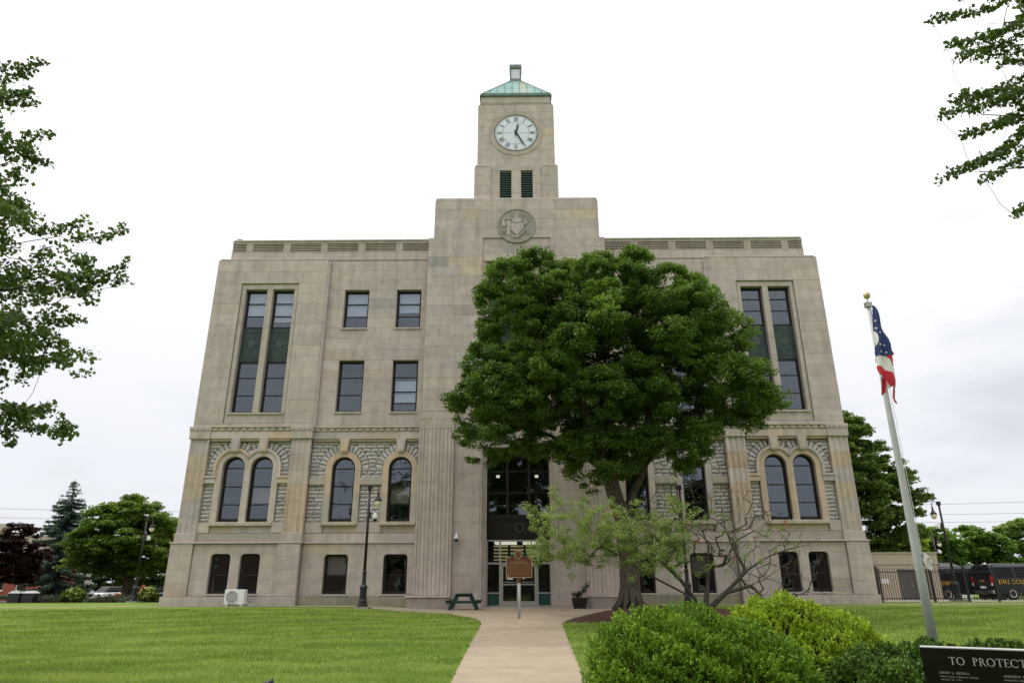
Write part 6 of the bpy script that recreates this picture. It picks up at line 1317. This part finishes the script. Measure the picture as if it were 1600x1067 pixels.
for x in (38, 40.2, 42.4, 44.6): f_ = MB().box(x, x + .9, 73.96, 74.0, 1.0, 2.4).build('window', ALU, wh); MB().box(x + .06, x + .84, 73.95, 73.96, 1.06, 2.34).build('pane', BLACKG, f_)

# ================================================================== LEFT: STREET, BUILDINGS, CARS
bb = thing('brick_building', 'low red brick building across the street at the far left', 'building', (-57, 82, .1)); BR = [(.36, .075, .045), (.40, .09, .05), (.33, .07, .045)]
bw = MB((.27, .07, .045)); holes = [(x, x + 1.3, 1.2, 2.6) for x in np.arange(-65.2, -56.5, 2.7)]; hh2 = rectcore(-66, -55.2, 0, 3.9, 82, 82.3, holes); hh2.t = [(.27, .07, .045)] * len(hh2.t); hh2.build('wall', BRICK, bb)
MB((.26, .07, .045)).box(-66, -55.2, 82.4, 90, 0, 3.7).build('rear_wing', BRICK, bb); MB().box(-66.2, -55.0, 81.85, 82.2, 3.9, 4.15).build('coping', STUCCO, bb)
for h_ in holes: 
    f_ = MB(); frame_rect(f_, h_[0], h_[1], h_[2], h_[3], .09, 82.1, 82.2); f_ = f_.build('window', WHITE, bb); MB().box(h_[0] + .09, h_[1] - .09, 82.15, 82.17, h_[2] + .09, h_[3] - .09).build('pane', BLACKG, f_); MB().box(h_[0] - .1, h_[1] + .1, 81.9, 82.05, h_[2] - .12, h_[2]).build('sill', STUCCO, bb)
sb = thing('stone_building', 'pale stone building corner at the extreme left edge', 'building', (-66, 88, .1))
hs = [(x, x + 1.1, z, z + 1.9) for x in (-64.3, -66.8, -69.3) for z in (1.2, 5.0)]; h3 = rectcore(-76, -62.6, 0, 8.1, 86, 86.4, hs); h3.t = [(.47, .41, .32)] * len(h3.t); h3.build('wall', STONE, sb); MB((.47, .41, .32)).box(-76, -62.7, 86.5, 96, 0, 8.0).build('rear_wing', STONE, sb); MB((.5, .44, .34)).box(-76.3, -62.2, 85.6, 86.5, 8.1, 8.35).build('cornice', STONE, sb); MB((.5, .44, .34)).box(-76.1, -62.45, 85.8, 86.5, 8.35, 8.9).build('parapet', STONE, sb)
for h_ in hs: f_ = MB(); frame_rect(f_, h_[0], h_[1], h_[2], h_[3], .09, 86.1, 86.2); f_ = f_.build('window', BRONZE, sb); MB().box(h_[0] + .09, h_[1] - .09, 86.15, 86.17, h_[2] + .09, h_[3] - .09).build('pane', BLACKG, f_)
def car(label, x, y, ang, paint, name='parked_car'):
    z = H(x, y) + .012; t = thing(name, label, 'car', (x, y, z), 'cars parked left of the courthouse'); t['_org'] = (0, 0, 0); t.rotation_euler = (0, 0, ang)
    def sec(w_, zl, zb, zr, wr): return [(-w_, zl), (w_, zl), (w_, zb), (wr, zr), (-wr, zr), (-w_, zb)]
    mb = MB(); loft(mb, [(-2.2, sec(.8, .4, .75, .8, .7)), (-1.9, sec(.88, .25, .85, .92, .78)), (0, sec(.9, .22, .88, .95, .82)), (1.2, sec(.9, .22, .86, .92, .8)), (2.1, sec(.85, .3, .7, .76, .7)), (2.25, sec(.75, .4, .6, .65, .6))]); mb.build('body', paint, t)
    mb = MB(); loft(mb, [(-1.75, sec(.78, .9, .92, .95, .7)), (-1.1, sec(.78, .9, 1.1, 1.42, .6)), (.2, sec(.78, .9, 1.1, 1.45, .6)), (1.05, sec(.78, .88, .9, .94, .7))]); mb.build('cabin_glass', BLACKG, t)
    MB().box(-1.1, .2, -.6, .6, 1.44, 1.475).build('roof', paint, t)
    for xx in (-1.35, 1.4):
        for sg in (-1, 1): wheel(t, xx, sg * .82, .32, sg)
    for sg in (-1, 1): MB().box(2.2, 2.26, sg * .6 - .14, sg * .6 + .14, .52, .64).build('headlight', WHITE, t); MB().box(-2.24, -2.18, sg * .62 - .12, sg * .62 + .12, .58, .72).build('tail_light', REDL, t)
SILV = mat('silver_paint', (.45, .46, .48), rough=.25, metal=.4); WHP = mat('white_car_paint', (.72, .72, .72), rough=.2); ORP = mat('orange_paint', (.62, .10, .03), rough=.3); BLP = mat('dark_blue_paint', (.02, .03, .07), rough=.2); DKP = mat('charcoal_paint', (.03, .03, .033), rough=.2)
car('silver car parked left of the stone pillar across the bed', -44.5, 74, .3, SILV); car('white car parked just right of the stone pillar', -41.2, 74, 1.2, WHP); car('orange-red car behind the lavender left of the maple trunk', -37.4, 72, .15, ORP); car('silver car parked between the lamp post and the right hydrangea', -30.5, 70, 1.35, SILV)
car('charcoal car parked beside the courthouse corner', -25.4, 66, 1.2, DKP); car('white car parked behind the right hydrangea', -28.0, 73, .2, WHP); car('dark blue car in front of the orange-red car', -34.0, 70, .1, BLP); car('white car parked farthest back near the courthouse corner', -26.6, 78, .2, WHP)
pil = thing('stone_pillar', 'tall grey concrete pillar standing beyond the flower bed', 'pillar', (-40.6, 68, .1)); MB((.45, .43, .40)).add([(-40.85, 67.8, .0), (-40.3, 67.8, .0), (-40.3, 68.3, 0), (-40.85, 68.3, 0), (-40.75, 67.9, 3.6), (-40.4, 67.9, 3.6), (-40.4, 68.2, 3.6), (-40.75, 68.2, 3.6)], [(0, 1, 5, 4), (1, 2, 6, 5), (2, 3, 7, 6), (3, 0, 4, 7), (4, 5, 6, 7)]).build('shaft', CONC, pil)
pp_ = thing('utility_pole', 'brown wooden utility pole left of the concrete pillar', 'pole', (-42.6, 67, .1)); MB().tube([(-42.6, 67, 0), (-42.4, 67, 4.2)], [.16, .12], 10).build('pole', mat('weathered_wood', (.22, .17, .11), rough=.9, noise=.3), pp_, smooth=True)
ob = thing('traffic_barrel', 'orange traffic barrel standing among the parked cars', 'barrel', (-34.2, 66, .1)); MB().lathe([(.34, .1), (.32, .4), (.29, .7), (.27, 1.0), (.14, 1.5), (.1, 1.75)], -34.2, 66, 14).build('body', ORP, ob); 
for z in (.45, .75): MB().lathe([(.318 - z * .03 + .012, z), (.315 - z * .03 + .012, z + .12)], -34.2, 66, 14).build('band', WHITE, ob)
for i, (x, lab) in enumerate(((-32.7, 'black planter box with white lid left of the purple tree trunk'), (-31.8, 'black planter box with white lid right of the purple tree trunk'))):
    z = H(x, 47.3); tb = thing('litter_bin', lab, 'bin', (x, 47.3, z), 'black litter bins'); MB().box(x - .38, x + .38, 47.0, 47.6, z, z + .62).build('body', BLACKP, tb); MB().add([(x - .42, 46.96, z + .62), (x + .42, 46.96, z + .62), (x + .42, 47.64, z + .62), (x - .42, 47.64, z + .62), (x - .2, 47.1, z + .76), (x + .2, 47.1, z + .76), (x + .2, 47.5, z + .76), (x - .2, 47.5, z + .76)], [(0, 1, 5, 4), (1, 2, 6, 5), (2, 3, 7, 6), (3, 0, 4, 7), (4, 5, 6, 7)]).build('lid', WHITE, tb)
WIRE = mat('wire_grey', (.10, .10, .11))
for (a, b, lab) in (((-80, 84, 11.2), (-20, 84, 10.2), 'upper thin overhead wire crossing the sky at the left'), ((-80, 84, 10.1), (-20, 84, 9.3), 'middle thin overhead wire crossing the sky at the left'), ((-80, 84, 9.0), (-20, 84, 8.2), 'lowest thin overhead wire crossing the sky at the left'),
                    ((22, 84, 10.6), (80, 84, 11.5), 'upper thin overhead wire crossing the sky at the right'), ((22, 84, 9.7), (80, 84, 10.0), 'middle thin overhead wire crossing the sky at the right'), ((22, 84, 8.9), (80, 84, 9.0), 'lowest thin overhead wire crossing the sky at the right')):
    pts = [tuple(a[k] + (b[k] - a[k]) * u - (.5 * math.sin(math.pi * u) if k == 2 else 0) for k in range(3)) for u in np.linspace(0, 1, 13)]
    tag(MB().tube(pts, .022, 4).build('overhead_wire', WIRE), lab, 'wire', 'overhead wires')
for o in bpy.data.objects:
    if '_org' in o.keys(): del o['_org']
print('tris', sum(len(o.data.polygons) for o in bpy.data.objects if o.type == 'MESH') * 2)
